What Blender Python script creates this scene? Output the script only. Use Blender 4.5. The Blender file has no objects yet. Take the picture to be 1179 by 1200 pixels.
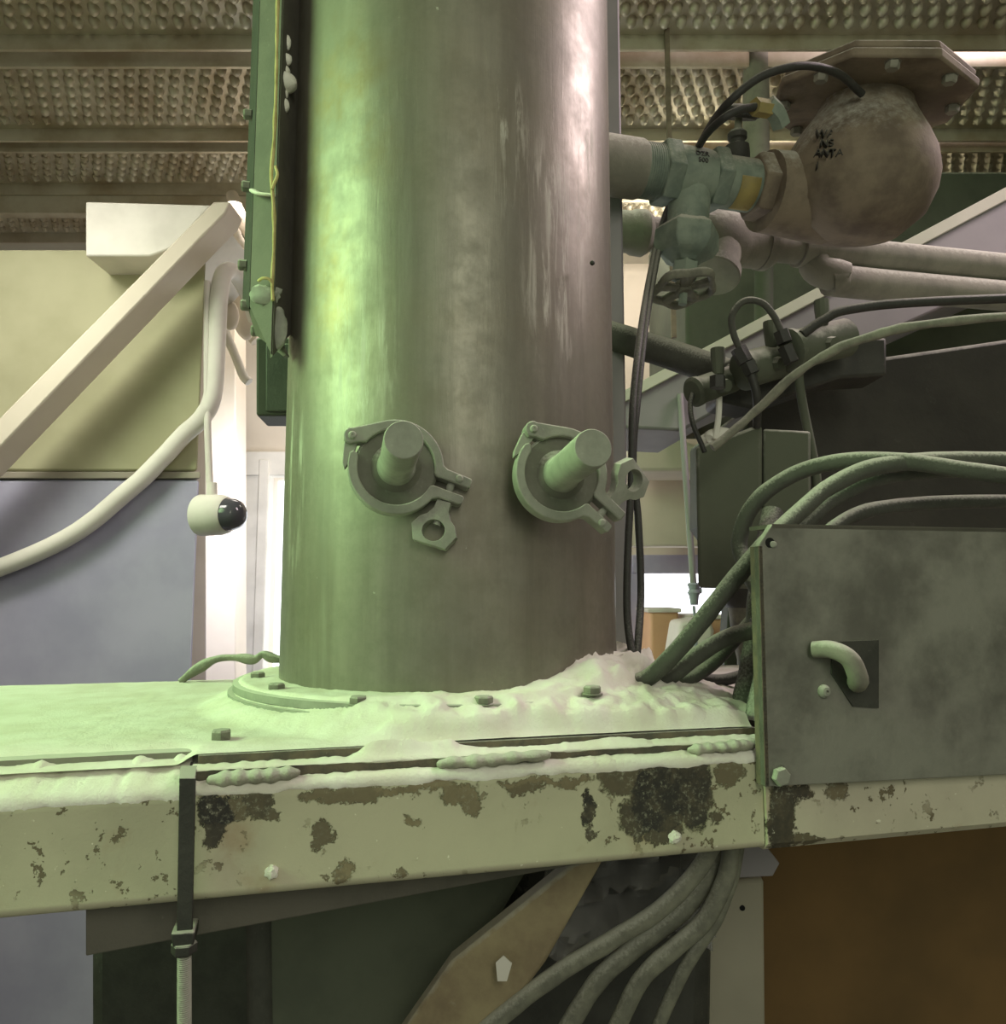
import bpy, bmesh, math, random
from mathutils import Vector, Matrix, noise
from mathutils.bvhtree import BVHTree
random.seed(7)
C = bpy.context.scene.collection
PI = math.pi
# ------------------------------------------------------------------ camera, world, lights, exposure
FPX, TH, CAMZ = 900.0, math.radians(5.77), 1.5
cam_d = bpy.data.cameras.new('camera')
cam_d.sensor_fit = 'VERTICAL'; cam_d.sensor_height = 36.0
cam_d.lens = 36.0 * FPX / 1200.0
cam_d.clip_start = 0.02
cam = bpy.data.objects.new('camera', cam_d); C.objects.link(cam)
cam.location = (0, 0, CAMZ); cam.rotation_euler = (PI/2 + TH, 0, 0)
sc = bpy.context.scene
sc.camera = cam
sc.view_settings.view_transform = 'Standard'; sc.view_settings.look = 'None'
sc.view_settings.gamma = 1; sc.view_settings.use_curve_mapping = False
sc.view_settings.exposure = 0.0
w = bpy.data.worlds.new('room_air'); sc.world = w; w.use_nodes = True
w.node_tree.nodes['Background'].inputs[0].default_value = (0.85, 0.92, 0.74, 1)
w.node_tree.nodes['Background'].inputs[1].default_value = 0.45

def area(name, loc, target, sx, sy, col, power):
    d = bpy.data.lights.new(name, 'AREA'); d.shape = 'RECTANGLE'; d.size = sx; d.size_y = sy
    d.color = col; d.energy = power
    o = bpy.data.objects.new(name, d); C.objects.link(o)
    o.location = loc
    o.rotation_euler = (Vector(target) - Vector(loc)).to_track_quat('-Z', 'Y').to_euler()
    return o
area('green_skylight', (-1.45, 0.25, 2.22), (0.0, 0.68, 1.45), 0.9, 0.8, (0.60, 1.0, 0.46), 10.5).data.spread = math.radians(100)
area('pale_skylight', (1.55, 1.05, 3.05), (0.0, 0.75, 1.75), 0.45, 0.7, (1.0, 0.80, 0.84), 26)
area('front_fill', (0.35, -0.9, 2.25), (-0.05, 1.3, 2.2), 0.35, 0.8, (0.98, 0.97, 0.78), 7)  # added fill behind the camera, lifts the pipe front and plank undersides
area('hall_fill', (-0.60, 2.2, 2.60), (-0.75, 2.5, 1.4), 0.5, 0.3, (1.0, 0.90, 0.80), 5)  # fill light added for the left background, no fixture modelled
area('duct_fill', (-1.1, 1.0, 2.5), (-0.9, 1.8, 1.5), 0.5, 0.3, (0.98, 0.95, 0.84), 4.5).data.spread = math.radians(110)  # added fill, brightens the wall duct with neutral light
area('far_wall_fill', (0.62, 2.15, 2.62), (0.5, 2.8, 1.9), 0.6, 0.4, (1.0, 0.91, 0.80), 15)  # added fill to brighten the far wall on the right
area('door_daylight', (-0.60, 2.0, 1.75), (-0.92, 2.5, 1.35), 0.25, 0.6, (0.93, 0.94, 1.0), 7)

# ------------------------------------------------------------------ pixel rays, frames
ct, st = math.cos(TH), math.sin(TH)
def ray(px, py):
    a = (px - 589.5) / FPX; b = (600 - py) / FPX
    return Vector((a, ct - b*st, st + b*ct))
def P(px, py, Y):
    r = ray(px, py); p = r * (Y / r.y); p.z += CAMZ; return p
U = Vector((0.9686, 0.2487, 0)); N = Vector((0.2487, -0.9686, 0)); ZZ = Vector((0, 0, 1))
def PD(px, py, d):                       # point on the plane parallel to the beam face, at distance d
    r = ray(px, py); p = r * (d / r.dot(N)); p.z += CAMZ; return p
def L(u, d, z):                          # beam frame -> world
    p = U*u + N*d; p.z = z + CAMZ; return p

CX, CY = -0.0505, 0.748                  # axis of the big pipe
# ------------------------------------------------------------------ mesh helpers
def catmull(pts, n=8):
    pts = [Vector(p) for p in pts]
    if len(pts) < 3: return pts
    q = [pts[0]*2 - pts[1]] + pts + [pts[-1]*2 - pts[-2]]
    out = []
    for i in range(1, len(q)-2):
        a, b, c, d = q[i-1:i+3]
        for k in range(n):
            t = k / n
            out.append(0.5*((2*b) + (c-a)*t + (2*a-5*b+4*c-d)*t*t + (3*b-a-3*c+d)*t**3))
    out.append(pts[-1]); return out
def tube(bm, pts, r, seg=14, n=8, lump=0.0, flat=1.0, seed=0):
    P_ = catmull(pts, n) if n else [Vector(p) for p in pts]
    m = len(P_); up = None; rings = []
    for i, p in enumerate(P_):
        t = (P_[min(i+1, m-1)] - P_[max(i-1, 0)]).normalized()
        if up is None:
            up = Vector((0, 0, 1)) if abs(t.z) < 0.9 else Vector((0, 1, 0))
        s = t.cross(up).normalized(); up = s.cross(t).normalized()
        rr = r(i/(m-1)) if callable(r) else r
        ring = []
        for k in range(seg):
            a = 2*PI*k/seg
            o = s*math.cos(a)*rr + up*math.sin(a)*rr*flat
            if lump: o *= 1 + lump*noise.noise((p + o)*60 + Vector((seed, 0, 0)))
            ring.append(bm.verts.new(p + o))
        rings.append(ring)
    for a, b in zip(rings, rings[1:]):
        for k in range(seg):
            bm.faces.new((a[k], a[(k+1) % seg], b[(k+1) % seg], b[k]))
    bm.faces.new(rings[0][::-1]); bm.faces.new(rings[-1])
    return bm
def basis(axis):
    w_ = Vector(axis).normalized()
    h = ZZ if abs(w_.z) < 0.9 else Vector((1, 0, 0))
    a = h.cross(w_).normalized(); return a, w_.cross(a).normalized(), w_
def lathe(bm, prof, o, axis, seg=32, ph=0.0):      # prof: (radius, height along the axis)
    a, b, w_ = basis(axis); o = Vector(o); rings = []
    for r, h in prof:
        if r < 1e-6: rings.append([bm.verts.new(o + w_*h)])
        else: rings.append([bm.verts.new(o + w_*h + (a*math.cos(ph+2*PI*k/seg) + b*math.sin(ph+2*PI*k/seg))*r) for k in range(seg)])
    for p, q in zip(rings, rings[1:]):
        for k in range(seg):
            k2 = (k+1) % seg
            if len(p) == 1 and len(q) == 1: continue
            if len(p) == 1: bm.faces.new((p[0], q[k2], q[k]))
            elif len(q) == 1: bm.faces.new((p[k], p[k2], q[0]))
            else: bm.faces.new((p[k], p[k2], q[k2], q[k]))
    if len(rings[0]) > 1: bm.faces.new(rings[0][::-1])
    if len(rings[-1]) > 1: bm.faces.new(rings[-1])
    return bm
def cyl(bm, p0, p1, r0, r1=None, seg=24):
    p0 = Vector(p0); p1 = Vector(p1)
    return lathe(bm, [(r0, 0), (r0 if r1 is None else r1, (p1-p0).length)], p0, p1-p0, seg)
def ring(bm, ri, ro, h0, h1, o, axis, seg=48):
    a, b, w_ = basis(axis); o = Vector(o); R = []
    for r, h in ((ri, h0), (ro, h0), (ro, h1), (ri, h1)):
        R.append([bm.verts.new(o + w_*h + (a*math.cos(2*PI*k/seg) + b*math.sin(2*PI*k/seg))*r) for k in range(seg)])
    for i in range(4):
        p, q = R[i], R[(i+1) % 4]
        for k in range(seg): bm.faces.new((p[k], p[(k+1) % seg], q[(k+1) % seg], q[k]))
    return bm
def prism(bm, pts, ext):                           # planar polygon extruded by the vector ext
    ext = Vector(ext)
    a = [bm.verts.new(Vector(p)) for p in pts]; b = [bm.verts.new(Vector(p) + ext) for p in pts]
    bm.faces.new(a); bm.faces.new(b[::-1]); n = len(a)
    for i in range(n): bm.faces.new((a[i], b[i], b[(i+1) % n], a[(i+1) % n]))
    return bm
def bxl(bm, u0, u1, d0, d1, z0, z1):               # box in the beam frame
    return prism(bm, [L(u0, d0, z0), L(u1, d0, z0), L(u1, d0, z1), L(u0, d0, z1)], N*(d1-d0))
def bx(bm, x0, x1, y0, y1, z0, z1):                # axis-aligned box, z from the floor
    return prism(bm, [(x0, y0, z0), (x1, y0, z0), (x1, y0, z1), (x0, y0, z1)], (0, y1-y0, 0))
def quad(bm, pix, Y, depth):                       # slab whose front stands at distance Y
    return prism(bm, [P(x, y, Y) for x, y in pix], (0, depth, 0))
def quadd(bm, pix, d, depth):
    return prism(bm, [PD(x, y, d) for x, y in pix], -N*depth)
def blob(bm, c, r, sc_=(1, 1, 1), amp=0.2, fr=40, sub=3, seed=0):
    g = bmesh.ops.create_icosphere(bm, subdivisions=sub, radius=1.0)
    c = Vector(c)
    for v in g['verts']:
        d = v.co.copy()
        k = 1 + amp*noise.fractal(d*fr*r + Vector((seed, seed*2, 0)), 1.0, 2.0, 3)
        v.co = c + Vector((d.x*sc_[0], d.y*sc_[1], d.z*sc_[2]))*r*k
    return bm
def B(): return bmesh.new()

# ------------------------------------------------------------------ objects
def link(name, bm, mat, parent=None, bevel=0, origin=None, ang=35, bseg=2):
    bmesh.ops.recalc_face_normals(bm, faces=bm.faces)
    me = bpy.data.meshes.new(name)
    if origin is None:
        xs = [v.co for v in bm.verts]
        origin = Vector(((min(c.x for c in xs)+max(c.x for c in xs))/2, (min(c.y for c in xs)+max(c.y for c in xs))/2, min(c.z for c in xs)))
    origin = Vector(origin)
    bmesh.ops.translate(bm, verts=bm.verts, vec=-origin)
    for f in bm.faces: f.smooth = True
    bm.to_mesh(me); bm.free()
    me.set_sharp_from_angle(angle=math.radians(ang))
    me.materials.append(mat)
    o = bpy.data.objects.new(name, me); C.objects.link(o); o.location = origin
    if parent is not None:
        o.parent = parent
        pl = Vector(parent.location); q = parent.parent
        while q is not None: pl += Vector(q.location); q = q.parent
        o.location = origin - pl
    if bevel:
        m = o.modifiers.new('bevel', 'BEVEL'); m.width = bevel; m.segments = bseg; m.limit_method = 'ANGLE'; m.angle_limit = math.radians(40)
    return o
def tag(o, label, cat, group=None, kind=None):
    o['label'] = label; o['category'] = cat
    if group: o['group'] = group
    if kind: o['kind'] = kind
    return o
def thing(name, label, cat, loc, group=None):
    o = bpy.data.objects.new(name, None); C.objects.link(o); o.location = loc; o.empty_display_size = 0.02
    return tag(o, label, cat, group)
def struct(name, bm, mat, bevel=0, label=None):
    o = link(name, bm, mat, bevel=bevel); o['kind'] = 'structure'
    if label: o['label'] = label
    return o

# ------------------------------------------------------------------ materials
def rgb(r, g, b):                                   # 0-255 sRGB -> linear
    f = lambda c: (c/255/12.92 if c/255 <= 0.04045 else ((c/255+0.055)/1.055)**2.4)
    return (f(r), f(g), f(b), 1)
class NT:
    def __init__(s, name):
        s.m = bpy.data.materials.new(name); s.m.use_nodes = True; s.t = s.m.node_tree; s.n = s.t.nodes
        s.b = s.n['Principled BSDF']; s.tc = s.n.new('ShaderNodeTexCoord')
    def l(s, a, b): s.t.links.new(a, b)
    def mapping(s, scale=(1, 1, 1), src=None):
        m = s.n.new('ShaderNodeMapping'); m.inputs['Scale'].default_value = scale
        s.l(src or s.tc.outputs['Object'], m.inputs[0]); return m.outputs[0]
    def noise(s, scale, detail=4, rough=0.55, vec=None, dist=0.0):
        t = s.n.new('ShaderNodeTexNoise'); t.inputs['Scale'].default_value = scale
        t.inputs['Detail'].default_value = detail; t.inputs['Roughness'].default_value = rough; t.inputs['Distortion'].default_value = dist
        s.l(vec or s.tc.outputs['Object'], t.inputs['Vector']); return t
    def ramp(s, fac, lo, hi, a=0.0, b=1.0):
        m = s.n.new('ShaderNodeMapRange'); m.inputs['From Min'].default_value = lo; m.inputs['From Max'].default_value = hi
        m.inputs['To Min'].default_value = a; m.inputs['To Max'].default_value = b; m.interpolation_type = 'SMOOTHSTEP'
        s.l(fac, m.inputs['Value']); return m.outputs['Result']
    def mix(s, fac, a, b):
        m = s.n.new('ShaderNodeMix'); m.data_type = 'RGBA'
        if isinstance(fac, float): m.inputs[0].default_value = fac
        else: s.l(fac, m.inputs[0])
        for v, i in ((a, 6), (b, 7)):
            if isinstance(v, tuple): m.inputs[i].default_value = v
            else: s.l(v, m.inputs[i])
        return m.outputs[2]
    def math(s, op, a, b=0.0, c=None):
        m = s.n.new('ShaderNodeMath'); m.operation = op
        for i, v in enumerate((a, b) if c is None else (a, b, c)):
            if isinstance(v, (int, float)): m.inputs[i].default_value = v
            else: s.l(v, m.inputs[i])
        return m.outputs[0]
    def bump(s, h, dist=0.002, strength=1.0, prev=None):
        b = s.n.new('ShaderNodeBump'); b.inputs['Distance'].default_value = dist; b.inputs['Strength'].default_value = strength
        s.l(h, b.inputs['Height'])
        if prev: s.l(prev, b.inputs['Normal'])
        s.l(b.outputs[0], s.b.inputs['Normal']); return b.outputs[0]
DUST = rgb(196, 196, 184)
def dusty(name, base, base2=None, amt=0.6, rough=0.75, metal=0.0, scale=30, bump=0.0008, dust=DUST, cover=0.15, spec=0.35):
    """painted or bare surface with flour dust lying on whatever faces up and speckled over the rest"""
    t = NT(name); nz = t.noise(scale, 6, 0.62)
    col = t.mix(t.ramp(nz.outputs[0], 0.38, 0.66), base, base2 or tuple(c*0.6 for c in base[:3])+(1,))
    fine = t.noise(scale*7, 5, 0.7)
    geo = t.n.new('ShaderNodeNewGeometry'); sp = t.n.new('ShaderNodeSeparateXYZ'); t.l(geo.outputs['Normal'], sp.inputs[0])
    up = t.ramp(t.math('ADD', sp.outputs[2], t.math('MULTIPLY', t.math('SUBTRACT', fine.outputs[0], 0.5), 1.0)), 0.15, 0.85, cover*0.5, min(1.0, amt+0.25))
    spk = t.ramp(fine.outputs[0], 0.56, 0.74, 0.0, cover)
    f = t.math('MAXIMUM', up, spk)
    t.l(t.mix(f, col, dust), t.b.inputs['Base Color'])
    t.l(t.ramp(f, 0, 1, rough, 0.95), t.b.inputs['Roughness'])
    t.l(t.ramp(f, 0, 0.6, metal, 0.0), t.b.inputs['Metallic'])
    t.b.inputs['Specular IOR Level'].default_value = spec
    t.bump(t.math('ADD', fine.outputs[0], nz.outputs[0]), bump, 0.8)
    return t.m
def plain(name, col, rough=0.8, col2=None, scale=6, bump=0.0):
    t = NT(name); n = t.noise(scale, 5)
    t.l(t.mix(t.ramp(n.outputs[0], 0.35, 0.7), col, col2 or tuple(c*0.85 for c in col[:3])+(1,)), t.b.inputs['Base Color'])
    t.b.inputs['Roughness'].default_value = rough
    if bump: t.bump(n.outputs[0], bump)
    return t.m
def glow(name, col, s):
    m = bpy.data.materials.new(name); m.use_nodes = True; n = m.node_tree.nodes; n.clear()
    e = n.new('ShaderNodeEmission'); e.inputs[0].default_value = col; e.inputs[1].default_value = s
    o = n.new('ShaderNodeOutputMaterial'); m.node_tree.links.new(e.outputs[0], o.inputs[0]); return m

M = {}
M['powder'] = (lambda t: (t.l(t.mix(t.ramp(t.noise(26, 4).outputs[0], 0.35, 0.7), rgb(238, 236, 226), rgb(226, 222, 208)), t.b.inputs['Base Color']),
    t.b.inputs['Roughness'].__setattr__('default_value', 1.0), t.b.inputs['Specular IOR Level'].__setattr__('default_value', 0.05),
    t.bump(t.noise(420, 6, 0.7).outputs[0], 0.0012, 0.7), t.m)[-1])(NT('powder'))
# column: dull stainless steel with drip streaks, ochre blotches and pale scale
t = NT('stained_stainless_steel')
streak = t.noise(1.0, 6, 0.6, t.mapping((26, 26, 2.2)))
streak2 = t.noise(1.0, 7, 0.72, t.mapping((120, 120, 11)), 0.6)
blot = t.noise(7.0, 6, 0.65)
mott = t.noise(20.0, 7, 0.7)
spk = t.noise(75, 5, 0.7)
base = t.mix(t.ramp(streak.outputs[0], 0.3, 0.75), rgb(142, 138, 126), rgb(112, 108, 98))
base = t.mix(t.ramp(mott.outputs[0], 0.35, 0.70, 0, 0.5), base, rgb(96, 92, 80))
def spots(t, lst, soft=(0.3, 1.0)):                 # wear zones: pixel centre on the pipe front, size in pixels
    m = None
    for x, y, rx, ry in lst:
        dn = ray(x, y); k = dn.x**2+dn.y**2; bq = dn.x*CX+dn.y*CY; q = (bq - math.sqrt(bq*bq - k*(CX*CX+CY*CY-0.158**2)))/k
        p = dn*q + Vector((-CX, -CY, 0.088))
        mp = t.n.new('ShaderNodeMapping'); mp.vector_type = 'TEXTURE'
        mp.inputs['Location'].default_value = p; mp.inputs['Scale'].default_value = (rx*q/FPX, 1.3*rx*q/FPX, ry*q/FPX)
        t.l(t.tc.outputs['Object'], mp.inputs[0])
        ln = t.n.new('ShaderNodeVectorMath'); ln.operation = 'LENGTH'; t.l(mp.outputs[0], ln.inputs[0])
        v = t.ramp(ln.outputs['Value'], soft[0], soft[1], 1, 0); m = v if m is None else t.math('MAXIMUM', m, v)
    return m
region = t.math('MULTIPLY', spots(t, [(650, 300, 62, 190), (690, 200, 40, 120), (425, 420, 60, 150), (345, 560, 30, 160), (590, 160, 40, 130), (470, 160, 30, 120)]), t.ramp(t.noise(14, 4, 0.6, t.mapping((1, 1, 0.4))).outputs[0], 0.34, 0.58))
ochre = spots(t, [(400, 150, 90, 190), (385, 330, 60, 120)])
base = t.mix(t.math('MULTIPLY', t.math('ADD', ochre, 0.12), t.ramp(blot.outputs[0], 0.42, 0.66, 0, 0.85)), base, rgb(122, 100, 56))
scale_m = t.math('MULTIPLY', t.ramp(streak2.outputs[0], 0.46, 0.64, 0, 0.7), region)
scale_m = t.math('MAXIMUM', scale_m, t.ramp(spk.outputs[0], 0.69, 0.78, 0, 0.8))
scale_m = t.math('MAXIMUM', scale_m, t.ramp(streak.outputs[0], 0.55, 0.75, 0, 0.22))
base = t.mix(scale_m, base, rgb(196, 194, 182))
t.l(base, t.b.inputs['Base Color'])
t.l(t.ramp(scale_m, 0, 1, 0.42, 0.05), t.b.inputs['Metallic'])
t.l(t.math('ADD', t.ramp(mott.outputs[0], 0.3, 0.7, 0.36, 0.50), t.math('MULTIPLY', scale_m, 0.3)), t.b.inputs['Roughness'])
t.bump(t.math('ADD', streak2.outputs[0], t.math('MULTIPLY', spk.outputs[0], 0.6)), 0.00035, 0.5)
M['steel'] = t.m

# beam face: cream-green paint peeled off dark rusty steel at the places the photo shows
def peeled(name, paint, blobs, thr=1.0):
    t = NT(name)
    nd = t.noise(62, 8, 0.78); sub = t.n.new('ShaderNodeVectorMath'); sub.operation = 'SUBTRACT'; sub.inputs[1].default_value = (0.5, 0.5, 0.5)
    t.l(nd.outputs['Color'], sub.inputs[0])
    scl = t.n.new('ShaderNodeVectorMath'); scl.operation = 'SCALE'; scl.inputs['Scale'].default_value = 0.030; t.l(sub.outputs[0], scl.inputs[0])
    add = t.n.new('ShaderNodeVectorMath'); add.operation = 'ADD'; t.l(t.tc.outputs['Object'], add.inputs[0]); t.l(scl.outputs[0], add.inputs[1])
    m = None
    tone = None
    for (x, y, rx, ry, k) in blobs:                  # k: how far the bare metal has darkened
        o = PD(x, y, -0.50) - BEAM_O
        uu, zz = o.dot(U), o.z
        s_ = 0.55/FPX
        mp = t.n.new('ShaderNodeMapping'); mp.vector_type = 'TEXTURE'
        mp.inputs['Location'].default_value = (uu, 0, zz); mp.inputs['Scale'].default_value = (rx*s_, 9, ry*s_)
        t.l(add.outputs[0], mp.inputs[0])
        ln = t.n.new('ShaderNodeVectorMath'); ln.operation = 'LENGTH'; t.l(mp.outputs[0], ln.inputs[0])
        v = t.ramp(ln.outputs['Value'], 0.85, 1.0, 1, 0)
        m = v if m is None else t.math('MAXIMUM', m, v)
        v2 = t.math('MULTIPLY', v, k); tone = v2 if tone is None else t.math('MAXIMUM', tone, v2)
    salt = t.noise(300, 5, 0.75)
    cn = t.noise(90, 6, 0.65)
    chips = t.math('MULTIPLY', t.ramp(cn.outputs[0], 0.590, 0.605), t.ramp(t.noise(11, 2).outputs[0], 0.45, 0.55))
    m2 = t.math('MAXIMUM', m, chips); tone = t.math('MAXIMUM', tone, t.math('MULTIPLY', chips, 0.45))
    paintc = t.mix(t.ramp(t.noise(12, 5).outputs[0], 0.4, 0.7), paint, tuple(c*0.85 for c in paint[:3])+(1,))
    paintc = t.mix(t.ramp(t.noise(16, 5, .6).outputs[0], 0.56, 0.72, 0, .6), paintc, rgb(158, 134, 104))
    steel = t.mix(tone, rgb(142, 130, 100), rgb(42, 40, 36))
    steel = t.mix(t.ramp(t.noise(55, 6, 0.7).outputs[0], 0.42, 0.68, 0, 0.55), steel, rgb(104, 94, 72))
    steel = t.mix(t.math('MULTIPLY', t.ramp(salt.outputs[0], 0.50, 0.66, 0, 0.9), t.ramp(t.noise(34, 5, .65).outputs[0], 0.42, 0.62)), steel, rgb(150, 150, 130))
    c = t.mix(m2, paintc, steel)
    c = t.mix(t.ramp(t.noise(150, 5, .6).outputs[0], 0.675, 0.71), c, rgb(222, 220, 200))
    t.l(c, t.b.inputs['Base Color']); t.b.inputs['Roughness'].default_value = 0.7
    t.bump(t.math('SUBTRACT', t.math('MULTIPLY', salt.outputs[0], 0.35), m2), 0.0010, 0.8)
    return t.m
BEAM_O = L(0.13, -0.50, -0.18)
M['beam'] = peeled('peeling_cream_paint', rgb(186, 182, 156), [
    (252, 950, 19, 18, 1), (250, 975, 12, 18, .9), (303, 940, 14, 22, .8), (318, 957, 11, 7, .6), (275, 945, 20, 14, .5), (377, 977, 13, 12, .55), (402, 932, 46, 10, .35), (402, 1022, 12, 10, .15),
    (485, 962, 10, 7, .15), (538, 930, 22, 10, .2), (552, 945, 10, 12, .3), (690, 945, 7, 22, 1), (692, 975, 6, 6, .8), (735, 910, 36, 24, .7), (775, 935, 42, 42, 1), (745, 958, 22, 20, .85), (812, 930, 26, 46, .95),
    (855, 905, 22, 14, .5), (615, 925, 22, 6, .5), (745, 975, 6, 8, .8), (722, 900, 26, 12, .6), (838, 962, 8, 10, .8), (776, 978, 24, 12, .75), (470, 1020, 6, 6, .3), (478, 925, 80, 7, .15), (640, 918, 60, 6, .2)])
M['beam_end'] = peeled('peeling_cream_paint_end', rgb(196, 190, 168), [(914, 960, 20, 52, .9), (930, 928, 26, 9, .9), (942, 984, 26, 8, .6), (978, 926, 16, 10, .4)])
M['rust'] = dusty('rusty_steel_edge', rgb(96, 82, 62), rgb(52, 46, 36), amt=0.7, rough=0.8, scale=60, cover=0.25, bump=0.001)
M['panelsteel'] = dusty('dark_stained_steel_plate', rgb(130, 129, 120), rgb(84, 82, 76), amt=0.7, rough=0.6, metal=0.1, scale=11, cover=0.14)
M['clampsteel'] = dusty('dust_coated_clamp_metal', rgb(142, 144, 132), rgb(120, 122, 112), amt=0.95, rough=0.7, metal=0.05, scale=40, cover=0.3, bump=0.0004)
M['capsteel'] = dusty('dull_cap_metal', rgb(104, 104, 92), rgb(90, 90, 78), amt=0.6, rough=0.65, metal=0.1, scale=40, cover=0.1, bump=0.0003)
M['weld'] = dusty('powder_caked_weld', rgb(176, 176, 154), rgb(140, 140, 120), amt=0.7, rough=0.9, scale=70, cover=0.4, bump=0.0015)
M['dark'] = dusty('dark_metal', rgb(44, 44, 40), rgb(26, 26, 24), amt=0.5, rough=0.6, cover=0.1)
M['black'] = dusty('black_rubber_cable', rgb(30, 31, 30), rgb(18, 18, 18), amt=0.22, rough=0.5, scale=80, cover=0.10, bump=0.0005)
M['hose'] = dusty('dusty_grey_hose', rgb(52, 54, 47), rgb(38, 40, 34), amt=0.62, rough=0.8, scale=70, cover=0.18, bump=0.001)
M['hosebeige'] = dusty('dusty_beige_cable', rgb(118, 118, 102), rgb(90, 90, 78), amt=0.5, rough=0.75, scale=60, cover=0.2)
M['pipe'] = dusty('dusty_grey_pipe', rgb(128, 126, 112), rgb(108, 106, 94), amt=0.9, rough=0.85, scale=22, cover=0.3)
M['pipegreen'] = dusty('verdigris_brass', rgb(112, 130, 114), rgb(62, 88, 78), amt=0.9, rough=0.75, scale=26, cover=0.42)
M['brown'] = dusty('brown_grimy_casting', rgb(122, 108, 88), rgb(84, 68, 52), amt=0.6, rough=0.8, scale=16, cover=0.2)
M['yellow'] = dusty('faded_yellow_tape', rgb(150, 134, 66), rgb(138, 124, 70), amt=0.4, rough=0.8, cover=0.2)
M['box'] = dusty('grey_green_enclosure', rgb(84, 90, 74), rgb(72, 78, 64), amt=0.9, rough=0.8, scale=8, cover=0.08)
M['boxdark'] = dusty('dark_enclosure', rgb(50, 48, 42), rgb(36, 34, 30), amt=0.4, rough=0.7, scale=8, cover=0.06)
M['bracket'] = dusty('grey_bracket_steel', rgb(84, 79, 70), rgb(66, 62, 54), amt=0.5, rough=0.7, metal=0.1, scale=18, cover=0.2)
M['wall'] = plain('dusty_cream_wall', rgb(214, 204, 188), 0.9, rgb(198, 188, 172), 3)
M['wallpale'] = plain('pale_duct_paint', rgb(206, 202, 190), 0.85, rgb(192, 190, 176), 5)
M['white'] = plain('dusty_white_paint', rgb(222, 218, 208), 0.8, rgb(204, 200, 190), 8)
M['duct'] = plain('blue_grey_paint', rgb(168, 166, 186), 0.8, rgb(152, 150, 172), 5)
M['ceil'] = dusty('galvanised_grating', rgb(196, 190, 170), rgb(164, 150, 124), amt=0.5, rough=0.42, metal=0.35, scale=5, cover=0.2)
M['floor'] = plain('dusty_concrete_floor', rgb(150, 146, 136), 0.95, rgb(120, 116, 108), 3)
M['ductolive'] = plain('olive_cream_paint', rgb(176, 174, 142), 0.85, rgb(160, 158, 126), 4)
M['violet'] = plain('grey_violet_plastic_duct', rgb(146, 140, 144), 0.6, rgb(126, 122, 126), 4)
M['tan'] = plain('orange_brown_panel', rgb(120, 92, 54), 0.8, rgb(98, 76, 44), 5)
M['orange'] = plain('terracotta_plastic', rgb(214, 170, 132), 0.7)
M['beige'] = plain('beige_cabinet_paint', rgb(156, 150, 134), 0.8, rgb(140, 134, 120), 4)
M['tanbrace'] = dusty('yellowish_brown_brace', rgb(150, 136, 100), rgb(112, 92, 66), amt=0.4, rough=0.8, scale=12, cover=0.2)
M['cord'] = plain('yellow_twine', rgb(196, 182, 128), 0.9, rgb(160, 146, 96), 60)
M['lens'] = NT('dark_dome_glass').m; _b = M['lens'].node_tree.nodes['Principled BSDF']; _b.inputs['Base Color'].default_value = rgb(74, 74, 80); _b.inputs['Roughness'].default_value = 0.12
M['hole'] = plain('black_hole', rgb(10, 10, 10), 0.9)
M['daylight'] = glow('daylight_glass', (0.93, 0.96, 1.0, 1), 3.0)
M['plastic'] = NT('clear_plastic_wrap').m; _b = M['plastic'].node_tree.nodes['Principled BSDF']
_b.inputs['Base Color'].default_value = rgb(160, 158, 156); _b.inputs['Roughness'].default_value = 0.2; _b.inputs['Alpha'].default_value = 0.5

# ================================================================== SETTING
bm = B(); bx(bm, -3.2, 3.2, -2.5, 3.6, -0.08, 0.0); struct('floor', bm, M['floor'])
bm = B()                                            # back wall with two window openings cut by its pieces
WY = 2.85
wl, wr, wt, wb = P(748, 668, WY), P(862, 668, WY), P(800, 672, WY).z, P(800, 785, WY).z - 0.05
dl, dr = P(319, 560, WY).x, P(560, 560, WY).x; dt = P(312, 560, WY).z; db = 0.15
for a in ((-3.2, dl, 0, 3.3), (dl, dr, dt, 3.3), (dl, dr, 0, db), (dr, wl.x, 0, 3.3), (wl.x, wr.x, wt, 3.3), (wl.x, wr.x, 0, wb), (wr.x, 3.2, 0, 3.3)):
    bx(bm, a[0], a[1], WY, WY+0.12, a[2], a[3])
struct('wall_back', bm, M['wall'])
bm = B(); bx(bm, -3.3, -3.2, -2.5, 3.0, 0, 3.3); struct('wall_left', bm, M['wall'])
bm = B(); bx(bm, 3.2, 3.3, -2.5, 3.0, 0, 3.3); struct('wall_right', bm, M['wall'])
bm = B(); bx(bm, dl, dr, WY+0.08, WY+0.10, db, dt); w1 = struct('window_1', bm, M['daylight'])
bm = B(); bx(bm, wl.x, wr.x, WY+0.08, WY+0.10, wb, wt); w2 = struct('window_2', bm, M['daylight'])
bm = B()                                            # frame round the near-left glass door
for x0, x1, yy in ((277, 287, 0.05), (287, 306, 0.03), (306, 318, 0.045)):
    a, b = P(x0, 600, WY-0.02).x, P(x1, 600, WY-0.02).x
    bx(bm, a, b, WY-yy-0.02, WY, 0.0, dt+0.06)
a = P(276, 600, WY).x; bx(bm, a, dr+0.05, WY-0.06, WY, dt, dt+0.09)
struct('trim_1', bm, M['white'], 0.004)
bm = B(); a, b = P(740, 660, WY-.03), P(866, 672, WY-.03)
bx(bm, a.x, b.x, WY-0.05, WY, b.z, a.z+0.03); bx(bm, a.x-.12, wl.x+0.005, WY-0.05, WY, wb, b.z); bx(bm, wr.x, b.x+.03, WY-.05, WY, wb, b.z)
struct('trim_2', bm, M['duct'], 0.004)

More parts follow.
